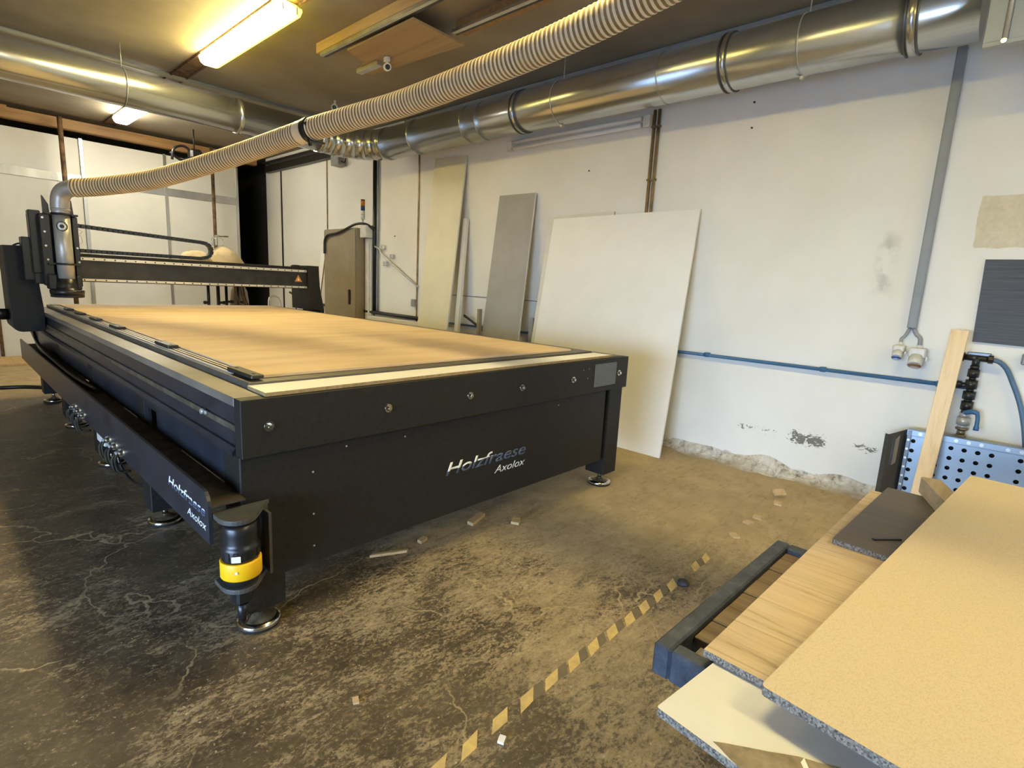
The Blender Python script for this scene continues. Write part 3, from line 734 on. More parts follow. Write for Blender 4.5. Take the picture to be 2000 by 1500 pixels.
for (c, ax) in (((DX, 1.316, DZ), 1), ((DX, 3.37, DZ), 1), ((1.50, LY, LZ), 0)):
    bm = B(); r = (DR if ax else LR) + .003; pts = []
    for k in range(33):
        a = 2 * math.pi * k / 32; pts.append(V(c) + (V((r * math.cos(a), 0, r * math.sin(a))) if ax else V((0, r * math.cos(a), r * math.sin(a)))))
    tube(bm, pts, .004, 6); tube(bm, [V(c) + V((0, 0, r)), V((c[0], c[1], ZC - .0005))], .004, 6)
    if ax: box(bm, c[0] - .01, c[0] + .02, c[1] - .012, c[1] + .012, c[2] - r - .022, c[2] - r, .003)
    obj('hanger_wire', bm, M['steel'], D)
VB = thing('duct_cover', (4.0, -.4, 2.77), 'pale grey sheet metal panel hanging before the end of the round duct, upper corner', 'panel')
bm = B(); box(bm, 3.986, 4.02, -1.3, .262, 2.795, ZC - .001, .003); obj('sheet', bm, M['sheet'], VB)
bm = B(); box(bm, 3.970, 4.02, -1.3, .36, 2.772, 2.7945, .002); box(bm, 3.972, 4.0, .285, .36, 2.795, ZC - .001, .002); obj('edge_frame', bm, M['sheet'], VB)
bm = B(); cyl(bm, (3.972, .273, 2.796), (3.972, .268, ZC - .001), .009, seg=12); obj('corner_rod', bm, M['rail'], VB)
bm = B(); cyl(bm, (3.969, .275, 2.785), (3.955, .275, 2.785), .012, seg=14); obj('screw', bm, M['chrome'], VB)

# conduit lying in the ceiling corner
bm = B(); cyl(bm, (XW - .03, -1.2, ZC - .03), (XW - .03, 6.3, ZC - .03), .024, seg=14); tag(obj('ceiling_conduit', bm, M['trunk'], org=(XW - .03, 2.5, ZC - .05)), 'pale conduit along the ceiling corner above the round duct', 'pipe')

bm = B(); cyl(bm, (-3.2, 7.16, ZC - .03), (4.3, 7.16, ZC - .03), .024, seg=14); tag(obj('ceiling_conduit', bm, M['trunk']), 'grey conduit across the ceiling just behind the far crossing duct', 'pipe')
# ------------------------------------------------------------------ lamps
def ceiling_lamp(y0, y1, lit, label, xc=2.135):
    L = thing('ceiling_lamp', (xc, (y0 + y1) / 2, 3.36), label, 'lamp', 'ceiling lamps')
    bm = B(); box(bm, xc - .085, xc + .085, y0 + .02, y1 - .02, 3.445, 3.475, .006); obj('housing', bm, M['plastic_white'], L)
    bm = B(); sec = [(-.098, 3.444), (-.102, 3.425), (-.085, 3.385), (-.055, 3.368), (.055, 3.368), (.085, 3.385), (.102, 3.425), (.098, 3.444)]
    prism(bm, [(xc + x, y0, z) for x, z in sec], (0, y1 - y0, 0), bev=.006); obj('diffuser', bm, M[lit], L, label='glowing diffuser')
    bm = B()
    for k in range(5):
        y = y0 + .08 + (y1 - y0 - .16) * k / 4
        for s in (-1, 1): box(bm, xc + s * .1035 - .006, xc + s * .1035 + .006, y - .015, y + .015, 3.43, 3.452, .002)
    obj('clip', bm, M['plastic_white'], L)
    for s in (-1, 1):
        bm = B(); box(bm, xc + s * .055 - .006, xc + s * .055 + .006, y0 - .006, y0 - .0005, 3.39, 3.44, .001); obj('end_clip', bm, M['rail'], L)
    return L
ceiling_lamp(4.47, 6.19, 'tube_lit', 'long lit yellowish ceiling lamp nearest the camera, on the ceiling channel')
ceiling_lamp(8.15, 9.68, 'tube_lit_far', 'small bright ceiling lamp seen below the far crossing duct')
ceiling_lamp(.3, 1.8, 'tube_lit', 'lit ceiling lamp overhead, in front of the machine')
ceiling_lamp(-3.0, -1.3, 'tube_lit', 'lit ceiling lamp at the near end of the hall')
bm = B(); box(bm, 2.06, 2.21, -3.6, 10.35, 3.4755, 3.4895); box(bm, 2.052, 2.066, -3.6, 10.35, 3.462, 3.4895); box(bm, 2.204, 2.218, -3.6, 10.35, 3.462, 3.4895)
tag(obj('lamp_channel', bm, M['rust'], org=(2.13, 3.4, 3.46)), 'dark metal channel along the ceiling carrying the lamps', 'channel')
# unlit twin batten on the wall
W = thing('wall_batten_lamp', (4.53, 3.5, 2.85), 'unlit two tube batten lamp on the wall beneath the round duct', 'lamp')
bm = B(); box(bm, 4.535, XW - .0005, 2.70, 4.30, 2.89, 2.95, .004); obj('housing', bm, M['plastic_white'], W)
for z in (2.868, 2.925):
    bm = B(); cyl(bm, (4.515, 2.72, z), (4.515, 4.28, z), .019, seg=16); obj('fluorescent_tube', bm, M['melamine'], W)
for y in (2.665, 4.335):
    bm = B(); box(bm, 4.49, 4.555, y - .034, y + .034, 2.845, 2.95, .012, seg=2); obj('tube_holder', bm, M['plastic_white'], W)

# ------------------------------------------------------------------ timber under the ceiling
bm = B(); box(bm, 2.665, 2.76, 1.4, 5.08, 3.405, 3.4895, .003); tag(obj('ceiling_joist', bm, M['joist']), 'bright pine joist fixed under the ceiling beside the plywood sheet', 'beam')
bm = B(); box(bm, 2.67, 2.70, 1.4, 5.02, 3.372, 3.404, .002); box(bm, 2.702, 2.73, 1.4, 5.02, 3.376, 3.404, mi=1); tag(obj('hanging_rail', bm, [M['alu'], M['plastic_black']]), 'pale metal rail screwed under the bright pine joist', 'rail')
bm = B(); box(bm, 3.15, 3.25, .8, 3.70, 3.405, 3.4895, .003); tag(obj('ceiling_joist', bm, M['joistx']), 'darker joist under the ceiling on the far side of the plywood', 'beam')
bm = B(); box(bm, 3.10, 3.135, .8, 3.69, 3.378, 3.404, .002); box(bm, 3.137, 3.16, .8, 3.69, 3.38, 3.404, mi=1); tag(obj('hanging_rail', bm, [M['alu'], M['plastic_black']]), 'dark metal rail under the second, darker joist', 'rail')
bm = B(); prism(bm, [(2.735, 3.71, 3.352), (3.275, 3.73, 3.352), (3.185, 4.98, 3.352), (3.03, 4.95, 3.352), (2.97, 4.76, 3.352), (2.735, 4.66, 3.352)], (0, 0, .018)); tag(obj('plywood_sheet', bm, M['ply']), 'brown plywood sheet hung flat beneath the pine joists', 'board')
bm = B(); box(bm, 3.0, 3.06, 4.60, 4.95, 3.31, 3.351, .003); tag(obj('rail_stub', bm, M['alu']), 'short pale rail piece under the far corner of the plywood', 'rail')
S = thing('ceiling_sensor', (3.02, 4.47, 3.25), 'small white camera hanging below the plywood sheet', 'camera')
bm = B(); box(bm, 3.0, 3.04, 4.45, 4.50, 3.31, 3.351, .004); cyl(bm, (3.02, 4.475, 3.31), (3.015, 4.46, 3.28), .012, seg=12); obj('bracket', bm, M['plastic_white'], S)
bm = B(); cyl(bm, (3.035, 4.50, 3.275), (2.985, 4.41, 3.245), .032, seg=20); cyl(bm, (2.985, 4.41, 3.245), (2.983, 4.407, 3.244), .022, seg=16, mi=1); obj('camera_body', bm, [M['plastic_white'], M['plastic_black']], S)
S = thing('ceiling_sensor', (3.6, 6.42, 3.38), 'small white camera on the ceiling just above the ribbed hose', 'camera')
bm = B(); cyl(bm, (3.6, 6.42, 3.43), (3.6, 6.42, 3.4895), .014, seg=12); obj('bracket', bm, M['plastic_white'], S)
bm = B(); cyl(bm, (3.615, 6.44, 3.425), (3.575, 6.39, 3.40), .035, seg=20); cyl(bm, (3.575, 6.39, 3.40), (3.573, 6.387, 3.399), .026, seg=16, mi=1); obj('camera_body', bm, [M['plastic_white'], M['plastic_black']], S)

# ------------------------------------------------------------------ on the right wall
T = thing('cable_trunking', (4.55, .51, 1.25), 'grey square cable trunking running down the wall to two sockets', 'trunking')
bm = B(); prism(bm, [(4.53, .479, 1.255), (4.53, .532, 1.255), (4.53, .532, 3.0), (4.53, .479, 3.0)], (.0495, 0, 0), bev=.002); obj('channel', bm, M['trunk'], T)
bm = B(); box(bm, 4.526, 4.5298, .485, .526, 1.258, 3.0, .001); obj('cover', bm, M['trunk'], T)
for (path, nm) in (([(4.555, .515, 1.255), (4.555, .535, 1.20), (4.55, .553, 1.175), (4.55, .552, 1.145)], 0), ([(4.555, .495, 1.255), (4.555, .475, 1.215), (4.55, .45, 1.19), (4.55, .445, 1.14)], 1)):
    bm = B(); tube(bm, spline(path, 16), .010 if nm == 0 else .013, 10); obj('cable', bm, M['plastic_grey'], T)
def cee(y, z, w, h, lid, label):
    t = thing('wall_socket', (4.55, y, z - h), label, 'socket', 'industrial wall sockets')
    bm = B(); box(bm, 4.49, XW - .0005, y - w / 2, y + w / 2, z - h * .55, z, .012, seg=2); obj('housing', bm, M['plastic_white'], t)
    bm = B(); cyl(bm, (4.515, y, z - h * .55), (4.47, y, z - h), w * .44, w * .40, seg=24); obj('collar', bm, M['plastic_white'], t)
    bm = B(); cyl(bm, (4.47, y, z - h), (4.468, y, z - h - .006), w * .41, w * .36, seg=24); cyl(bm, (4.473, y, z - h * .98), (4.455, y - .0, z - h * .97), w * .2, seg=12); obj('lid', bm, lid, t, label='coloured socket lid')
    bm = B(); cyl(bm, (4.55, y, z - .002), (4.55, y, z + .02), w * .16, seg=14); obj('cable_gland', bm, M['plastic_white'], t)
    bm = B(); box(bm, 4.49, 4.51, y - w / 2 - .012, y - w / 2 - .0005, z - h * .7, z - h * .45, .003); obj('latch', bm, M['plastic_white'], t)
cee(.553, 1.135, .072, .085, M['bluelens'], 'smaller white wall socket with blue lid, left under the grey trunking')
cee(.447, 1.125, .098, .115, M['amber'], 'larger white wall socket with brown lid, right under the grey trunking')
A = thing('air_pipe', (4.55, 2.5, .89), 'blue compressed air pipe running level along the white wall', 'pipe')
bm = B(); cyl(bm, (4.548, .155, .900), (4.548, 5.6, .888), .014, seg=16); obj('pipe_run', bm, M['blue_pipe'], A)
for y in (.30, 1.0, 1.9, 2.9, 4.6):
    bm = B(); box(bm, 4.54, XW - .0005, y - .02, y + .02, .880, .918, .004); cyl(bm, (4.548, y - .022, .90), (4.548, y + .022, .90), .018, seg=14); obj('pipe_clip', bm, M['blue_pipe'], A)
C = thing('vertical_conduit', (4.55, 2.6, 2.0), 'pair of brown vertical conduits on the wall behind the big white board', 'pipe')
for y in (2.575, 2.62):
    bm = B(); cyl(bm, (4.56, y, .9 + .04), (4.56, y, 2.99), .014, seg=14); obj('conduit', bm, M['copper'], C)
bm = B()
for z in (2.85, 2.40, 1.9): box(bm, 4.545, XW - .0005, 2.555, 2.64, z - .008, z + .008)
obj('saddle_clip', bm, M['brass'], C)
# air manifold, ball valve, hose
A = thing('air_manifold', (4.54, .13, .55), 'black and brass air manifold with ball valve on the wall right of the timber', 'valve')
bm = B(); box(bm, 4.54, XW - .0005, .075, .19, 1.075, 1.13, .003)
for y in (.085, .18):
    for z in (1.083, 1.122): cyl(bm, (4.5395, y, z), (4.532, y, z), .007, seg=10)
obj('mounting_plate', bm, M['galvdark'], A)
bm = B(); cyl(bm, (4.515, .225, 1.098), (4.515, .065, 1.094), .019, seg=16); cyl(bm, (4.515, .14, 1.10), (4.515, .14, 1.04), .02, seg=16); cyl(bm, (4.515, .225, 1.098), (4.515, .20, 1.098), .027, seg=8, smooth=False); cyl(bm, (4.515, .085, 1.095), (4.515, .06, 1.095), .026, seg=8, smooth=False); obj('tee_fitting', bm, M['plastic_black'], A)
bm = B(); z = 1.05
for dz, r in ((.025, .023), (.05, .03), (.02, .018), (.055, .032), (.02, .019), (.05, .033), (.015, .022), (.055, .032), (.02, .024)): cyl(bm, (4.515, .141, z), (4.515, .141, z - dz), r, seg=16); z -= dz
cyl(bm, (4.515, .141, .915), (4.515, .215, .918), .017, seg=14); cyl(bm, (4.515, .19, .917), (4.515, .235, .918), .024, seg=12); obj('coupling', bm, M['plastic_black'], A)
bm = B()
for dz, r in ((.03, .028), (.05, .035), (.02, .026)): cyl(bm, (4.515, .142, z), (4.515, .142, z - dz), r, seg=12); z -= dz
obj('ball_valve', bm, M['steel'], A)
bm = B()
for dz, r in ((.012, .034), (.035, .022), (.012, .03), (.07, .015)): cyl(bm, (4.515, .143, z), (4.515, .143, z - dz), r, seg=12); z -= dz
obj('drain_pipe', bm, M['brass'], A)
bm = B(); tube(bm, spline([(4.49, .14, .745), (4.47, .11, .758), (4.465, .085, .755), (4.465, .076, .73), (4.465, .073, .69), (4.465, .073, .645)], 20), [.016] * 8 + [.012] * 9 + [.015] * 3, 10); cyl(bm, (4.515, .142, .745), (4.488, .14, .745), .014, seg=12); obj('valve_lever', bm, M['blue_pipe'], A, label='blue lever handle')
bm = B(); tube(bm, spline([(4.515, .065, 1.094), (4.52, .03, 1.085), (4.53, -.01, 1.045), (4.54, -.05, .965), (4.54, -.10, .85), (4.54, -.14, .72), (4.54, -.17, .58), (4.54, -.19, .45), (4.53, -.20, .25)], 50), .0145, 14)
tag(obj('air_hose', bm, M['blue_hose']), 'blue air hose curving down the wall from the black manifold', 'hose')
bm = B(); prism(bm, [(4.565, .197, 1.713), (4.565, .181, 1.196), (4.565, -.06, 1.190), (4.565, -.45, 1.19), (4.565, -.45, 1.713)], (.014, 0, 0)); tag(obj('decor_board', bm, M['darkpanel']), 'dark grained decor panel fixed on the wall above the air manifold', 'panel')
bm = B(); box(bm, 4.53, XW - .0005, -.16, -.066, 1.08, 1.15, .008); tag(obj('junction_box', bm, M['plastic_grey']), 'grey box just beneath the dark wall panel', 'box')
# small pegs left in the wall
for i, (y, z) in enumerate(((1.764, 2.909), (1.76, 2.72), (6.55, 2.0), (3.3, 2.55))):
    bm = B(); cyl(bm, (XW - .012, y, z), (XW - .0005, y, z), .007, seg=10)
    tag(obj('wall_plug', bm, M['plastic_black']), ('upper black wall plug right of the brown conduits', 'lower black wall plug right of the brown conduits', 'black wall plug on the wall panel left of the tall cream board', 'lone black wall plug above the big white board')[i], 'plug')

# far part of the wall: cabinet, cables, stack light
K = thing('electric_cabinet', (4.45, 7.7, 0), 'tall beige electrical cabinet with black handle against the far wall', 'cabinet')
bm = B(); box(bm, 4.40, XW - .0005, 7.26, 8.20, .05, 2.12, .006); obj('body', bm, M['cabinet'], K)
bm = B(); box(bm, 4.385, 4.3995, 7.275, 8.185, .08, 2.10, .004); dr = obj('door', bm, M['cabinet'], K)
bm = B(); box(bm, 4.365, 4.3845, 7.40, 7.45, 1.0, 1.22, .006); obj('door_handle', bm, M['plastic_black'], dr, label='black door handle')
bm = B(); box(bm, 4.42, 4.56, 7.3, 8.16, 0, .0495); obj('plinth', bm, M['darkgap'], K)
S = thing('signal_tower', (4.45, 7.17, 2.15), 'small signal tower with orange and blue lenses above the beige cabinet', 'lamp')
for (z0, z1, r, mt, nm) in ((2.16, 2.24, .012, 'steel', 'stem'), (2.24, 2.30, .03, 'plastic_white', 'base'), (2.302, 2.36, .028, 'plastic_white', 'lens'), (2.362, 2.425, .03, 'bluelens', 'lens'), (2.427, 2.50, .03, 'orange', 'lens'), (2.502, 2.515, .03, 'plastic_black', 'cap')):
    bm = B(); cyl(bm, (4.45, 7.17, z0), (4.45, 7.17, z1), r, seg=18); obj(nm, bm, M[mt], S)
bm = B(); box(bm, 4.42, XW - .0005, 7.05, 7.20, 1.98, 2.155, .006); tag(obj('junction_box', bm, M['plastic_white']), 'white junction box under the signal tower', 'box')
bm = B(); box(bm, 4.52, XW - .0005, 7.06, 7.22, .0, 1.975, .003); box(bm, 4.50, 4.5195, 7.09, 7.12, .0, 1.975); tag(obj('cable_duct', bm, M['plastic_white']), 'white vertical cable duct beside the beige cabinet', 'trunking')
bm = B(); cyl(bm, (4.55, 7.02, .92), (4.55, 7.02, 3.10), .026, seg=14); tag(obj('drop_cable', bm, M['plastic_black'], org=(4.55, 7.02, .92)), 'thick black cable drop running down the wall beside the signal tower', 'cable')
bm = B(); cyl(bm, (4.56, 6.94, .9), (4.56, 6.94, 3.08), .013, seg=12); tag(obj('drop_conduit', bm, M['trunk'], org=(4.56, 6.94, .9)), 'thin grey conduit alongside the thick black cable drop', 'pipe')
bm = B(); tube(bm, spline([(4.36, 8.13, 1.75), (4.36, 8.11, 1.96), (4.36, 8.0, 2.03), (4.36, 7.75, 2.05), (4.36, 7.5, 2.10), (4.40, 7.28, 2.17), (4.45, 7.1, 2.17), (4.53, 6.99, 2.10)], 50), .018, 10); tag(obj('black_cable', bm, M['plastic_black'], org=(4.4, 7.6, 1.75)), 'black cable looping over the top of the beige cabinet', 'cable')
Q = thing('diagonal_pipe', (4.55, 6.5, 1.3), 'slanting steel pipe with pipe clamps on the wall right of the cabinet', 'pipe')
bm = B(); tube(bm, spline([(4.54, 6.99, 1.86), (4.53, 6.86, 1.82), (4.53, 6.74, 1.72), (4.53, 6.1, 1.40), (4.54, 5.95, 1.32)], 24), .014, 10); obj('pipe_run', bm, M['steel'], Q)
for y, z in ((6.80, 1.85), (6.74, 1.62), (6.58, 1.72)):
    bm = B(); box(bm, 4.53, XW - .0005, y - .035, y + .035, z - .03, z + .03, .006); obj('pipe_clip', bm, M['steel'], Q)
bm = B(); tube(bm, [(4.54, 8.6, .925), (4.54, 7.5, .912), (4.54, 6.5, .902), (4.54, 5.7, .895)], .026, 10); tag(obj('wall_cable', bm, M['plastic_black']), 'thick black cable run low along the far wall beyond the table', 'cable')
bm = B(); box(bm, 4.53, XW - .0005, 6.02, 6.10, 1.05, 1.15, .006); tag(obj('junction_box', bm, M['plastic_grey']), 'small grey box on the wall at the left edge of the tall cream board', 'box')
E = thing('terminal_box', (4.5, 7.95, 3.05), 'small grey terminal box with cables high on the wall under the duct elbow', 'box')
bm = B(); box(bm, 4.44, XW - .0005, 7.84, 8.06, 3.07, 3.22, .006); obj('housing', bm, M['plastic_grey'], E)
bm = B(); tube(bm, spline([(4.5, 7.84, 3.12), (4.5, 7.76, 3.1), (4.5, 7.72, 3.17), (4.5, 7.74, 3.3)], 16), .012, 8); tube(bm, spline([(4.5, 8.06, 3.14), (4.52, 8.16, 3.13), (4.54, 8.22, 3.2), (4.54, 8.25, 3.3)], 16), .012, 8); obj('cable', bm, M['plastic_black'], E)

# sheets leaning on the wall
def leaning(name, pts, t, mats, label, cat, side=1):
    """pts: bottom near, bottom far, top far, top near corners of the front face"""
    bm = B(); a, b, c = V(pts[0]), V(pts[1]), V(pts[2]); n = (b - a).cross(c - a).normalized()
    if n.x < 0: n = -n
    prism(bm, pts, n * t, mi=0, mi_side=side if len(mats) > 1 else 0)
    return tag(obj(name, bm, mats), label, cat)
leaning('white_board', [(4.18, 2.058, 0), (4.18, 3.66, 0), (4.52, 3.66, 2.10), (4.52, 2.09, 2.118)], .019, [M['melamine'], M['melamine']], 'large white board leaning on the wall behind the front corner of the machine', 'board')
leaning('white_board', [(4.24, 2.95, .0), (4.24, 3.74, .0), (4.548, 3.74, 2.13), (4.548, 2.95, 2.145)], .012, [M['white_paint'], M['mdf_edge']], 'second white sheet behind the large white board, its corner showing at top left', 'board')
leaning('grey_board', [(4.22, 3.88, 0), (4.22, 4.46, 0), (4.53, 4.475, 2.39), (4.53, 3.945, 2.385)], .022, [M['greyboard'], M['white_paint']], 'narrow grey board leaning on the wall left of the big white board', 'board')
leaning('cream_board', [(4.10, 4.93, 0), (4.10, 5.50, 0), (4.55, 5.66, 2.93), (4.55, 5.08, 2.89)], .019, [M['cream'], M['white_paint']], 'tall cream board leaning on the wall, highest of the leaning sheets', 'board')
leaning('white_batten', [(4.22, 4.83, 0), (4.22, 4.895, 0), (4.52, 5.07, 2.17), (4.52, 5.005, 2.165)], .04, [M['white_paint']], 'narrow white batten leaning on the wall behind the tall cream board', 'batten')
leaning('white_batten', [(4.225, 8.33, 0), (4.225, 8.45, 0), (4.45, 8.40, 1.79), (4.45, 8.27, 1.79)], .02, [M['melamine'], M['mdf_edge']], 'narrow white strip leaning left of the beige cabinet, behind the gantry', 'batten')
bm = B(); box(bm, 4.28, 4.33, 4.475, 4.51, 0, 1.12, .002); tag(obj('wooden_slat', bm, M['cabinet']), 'brown slat standing at the left edge of the grey board', 'slat')
bm = B(); box(bm, 4.44, 4.49, 3.80, 3.86, 0, 1.07, .002); tag(obj('wooden_slat', bm, M['greyboard']), 'grey slat standing at the right edge of the grey board', 'slat')
bm = B(); box(bm, 4.40, 4.50, 5.66, 6.95, 0, .86, .004); tag(obj('low_board', bm, M['white_paint']), 'low white board along the wall left of the tall cream board', 'board')
bm = B(); tube(bm, spline([(4.40, 4.86, 1.02), (4.42, 4.72, .95), (4.43, 4.55, .86), (4.40, 4.50, .74)], 16), .016, 8); tag(obj('dark_hose', bm, M['plastic_black']), 'dark hose hanging on the wall between the cream and grey boards', 'hose')

# ------------------------------------------------------------------ perforated stillage by the wall
N = thing('perforated_bin', (4.45, -.3, 0), 'perforated galvanised steel bin standing against the wall behind the stacked boards', 'bin')
bm = B()
ys = [.40 - .0655 * k for k in range(20)]; rows_z = [.185 + .0665 * j for j in range(6)]
skip = {7, 8 + 7}
ye = [ys[0]] + [y for y in ys[1:]]
def sheet_with_holes(bm, X, y_hi, ny, z_lo, nz, p, r, skipcols):
    """panel in the YZ plane, each cell a square with a round hole"""
    for i in range(ny):
        for j in range(nz):
            a, b = y_hi - p * i, y_hi - p * (i + 1); c, d = z_lo + p * j, z_lo + p * (j + 1)
            if i in skipcols:
                bm.faces.new([bm.verts.new((X, y, z)) for y, z in ((a, c), (b, c), (b, d), (a, d))]); continue
            cy, cz = (a + b) / 2, (c + d) / 2; K_ = 16; outer, inner = [], []
            for k in range(K_):
                t = 2 * math.pi * k / K_ + math.pi / 4; s = 1 / max(abs(math.cos(t)), abs(math.sin(t)))
                outer.append(bm.verts.new((X, cy + math.cos(t) * s * (a - b) / 2, cz + math.sin(t) * s * (d - c) / 2)))
                inner.append(bm.verts.new((X, cy + r * math.cos(t), cz + r * math.sin(t))))
            for k in range(K_): bm.faces.new((outer[k], outer[(k + 1) % K_], inner[(k + 1) % K_], inner[k]))
sheet_with_holes(bm, 4.40, .403, 22, .02, 8, .0661, .0135, {7, 15})
obj('perforated_panel', bm, M['galvblue'], N, label='blue grey sheet pierced with round holes')
bm = B(); box(bm, 4.45, 4.455, -1.05, .40, .0, .58); obj('back_panel', bm, M['darkgap'], N)
bm = B(); box(bm, 4.388, 4.396, -1.05, .41, .552, .59, .001)
for k in (1, 4, 5, 6, 8, 9, 12, 15, 18): cyl(bm, (4.388, .40 - .0617 * k, .571), (4.3868, .40 - .0617 * k, .571), .011, seg=12, mi=1)
box(bm, 4.396, 4.46, -1.05, .41, .586, .59); obj('top_rim', bm, [M['galvblue'], M['alu']], N)
bm = B()
prism(bm, [(4.40, .405, 0), (4.40, .405, .59), (4.30, .492, .552), (4.30, .492, .0)], (.004, .004, 0))
prism(bm, [(4.30, .492, 0), (4.30, .492, .552), (4.31, .515, .552), (4.31, .515, 0)], (.003, .003, 0))
box(bm, 4.375, 4.398, .385, .4045, .0, .585)
for k in range(8): cyl(bm, (4.3748, .395, .09 + .062 * k), (4.3738, .395, .09 + .062 * k), .008, seg=10, mi=1)
obj('end_frame', bm, [M['galvdark'], M['alu']], N)
bm = B(); prism(bm, [(4.352, .443, .36), (4.352, .443, .545), (4.332, .460, .515), (4.332, .460, .34)], (-.004, -.004, 0)); obj('handle_slot', bm, M['alu'], N)
bm = B(); obox(bm, (4.325, .262, .634), (.09, -.02, .63), (0.02, 1, 0.03), (1, 0, -.14), 1.275, .088, .045, bev=.002); tag(obj('pine_batten', bm, M['pine']), 'upright pine batten standing in front of the perforated bin', 'batten')

# ------------------------------------------------------------------ trolley and sheets in the foreground
TR = thing('steel_trolley', (1.66, .28, 0), 'low dark steel frame trolley with plank deck under the stacked boards', 'trolley')
ha = math.radians(-1.8); ux, uy = V((math.cos(ha), math.sin(ha), 0)), V((math.sin(ha), -math.cos(ha), 0))
o0 = V((1.216, .56, 0)); LT, WT, tw = .912, .62, .048
def q(u, v, z): return o0 + ux * u + uy * v + V((0, 0, z))
bm = B()
obox(bm, q(LT / 2, tw / 2, .455), ux, uy, (0, 0, 1), LT, tw, .09, bev=.006); obox(bm, q(LT / 2, WT - tw / 2, .455), ux, uy, (0, 0, 1), LT, tw, .09, bev=.006)
obox(bm, q(tw / 2, WT / 2, .455), ux, uy, (0, 0, 1), tw, WT - 2 * tw, .09, bev=.006); obox(bm, q(LT - tw / 2, WT / 2, .455), ux, uy, (0, 0, 1), tw, WT - 2 * tw, .09, bev=.006)
obj('frame', bm, M['worn'], TR, label='dark worn steel tube frame')
for k in range(7):
    w = .108; u = tw + .085 + w / 2 + k * (w + .003)
    if u + w / 2 > LT - tw: w = 2 * (LT - tw - (u - w / 2)) - w if False else LT - tw - (u - w / 2) - .002; u = LT - tw - .001 - w / 2
    bm = B(); obox(bm, q(u, WT / 2, .468 + .002 * (k % 2)), ux, uy, (0, 0, 1), w, WT - 2 * tw - .004, .024, bev=.002); obj('deck_plank', bm, M['plank'], TR)
bm = B(); obox(bm, q(tw + .035, .24, .478), ux, uy, (0, 0, 1), .06, .25, .016); obj('deck_batten', bm, M['rust'], TR)
for u, v in ((.12, .24), (.12, WT - .10), (LT - .12, .24), (LT - .12, WT - .10)):
    bm = B(); obox(bm, q(u, v, .26), ux, uy, (0, 0, 1), .05, .05, .30); lg = obj('leg', bm, M['worn'], TR)
    bm = B(); c = q(u, v, .055); cyl(bm, c - uy * .018, c + uy * .018, .055, seg=24); obox(bm, q(u, v, .1085), ux, uy, (0, 0, 1), .05, .05, .003); obj('caster', bm, M['footrubber'], lg)
def plate(name, p, hd, L, Wd, z, t, mats, label, rise=0., rc=0.):
    """board with its near left corner at p, lying along heading hd"""
    h = math.radians(hd); a = V((math.cos(h), math.sin(h), rise)).normalized(); b = V((math.sin(h), -math.cos(h), 0)); p = V((p[0], p[1], z))
    pts = []
    for (c, s1, s2) in ((p, a, b), (p + b * Wd, -b, a), (p + a * L + b * Wd, -a, -b), (p + a * L, b, -a)):
        if rc:
            pts += [c + s1 * rc, c + s1 * rc * .3 + s2 * rc * .3, c + s2 * rc]
        else: pts.append(c)
    bm = B(); prism(bm, pts, a.cross(b) * (-t if a.cross(b).z > 0 else t), mi=0, mi_side=1)
    o = obj(name, bm, mats); tag(o, label, 'board'); return o
WB = plate('white_chipboard', (.993, .435), -7.0, .95, .50, .5195, .019, [M['whitelam'], M['chipedge']], 'white laminated chipboard offcut lowest in the stack, with torn brown patch', rc=.006)
pts = [(.992, .31), (1.005, .292), (1.018, .271), (1.03, .252), (1.048, .222), (1.06, .205), (1.08, .175), (1.094, .142), (1.11, .11), (1.125, .02), (1.13, -.05), (.935, -.05), (.9505, .10), (.962, .20), (.968, .245), (.975, .268), (.987, .295)]
bm = B(); prism(bm, [(x, y, .5197) for x, y in pts], (0, 0, .0006)); obj('bare_patch', bm, M['plank2'] if 'plank2' in M else M['barepatch'], WB, label='torn patch showing the brown core')
bm = B(); prism(bm, [(1.068, .168, .5204), (1.084, .166, .5204), (1.06, .150, .5204), (1.05, .155, .5204)], (0, 0, .0005)); obj('laminate_shred', bm, M['melamine'], WB)
plate('oak_board', (1.228, .434), -2.2, 1.72, .55, .540, .019, [M['oak'], M['chipedge']], 'pale oak decor board on the trolley beneath the dark board')
plate('dark_board', (2.149, .358), -3.1, .84, .45, .560, .019, [M['darkboard'], M['chipedge']], 'dark brown decor board lying on the oak board', rc=.006)
bm = B(); a = V((-.26, -.09, 0)).normalized(); b = V((-.09, .26, 0)).normalized()
obox(bm, V((3.045, .166, .597)) + a * .25, a, b, (0, 0, 1), .5, .075, .0735, bev=.002); tag(obj('timber_block', bm, M['block']), 'short grey brown timber block on the dark board, propping the chipboard', 'block')
bm = B(); obox(bm, (2.30, .215, .5625), (.75, -.65, 0), (.65, .75, 0), (0, 0, 1), .11, .012, .004); tag(obj('pencil_stick', bm, M['plastic_black']), 'thin black stick lying on the dark board by its front edge', 'stick')
plate('chipboard', (1.137, .274), -7.03, 1.96, 1.15, .5875, .022, [M['chip'], M['chipedge']], 'large tan raw chipboard sheet topmost of the stack', rise=.0455, rc=.010)

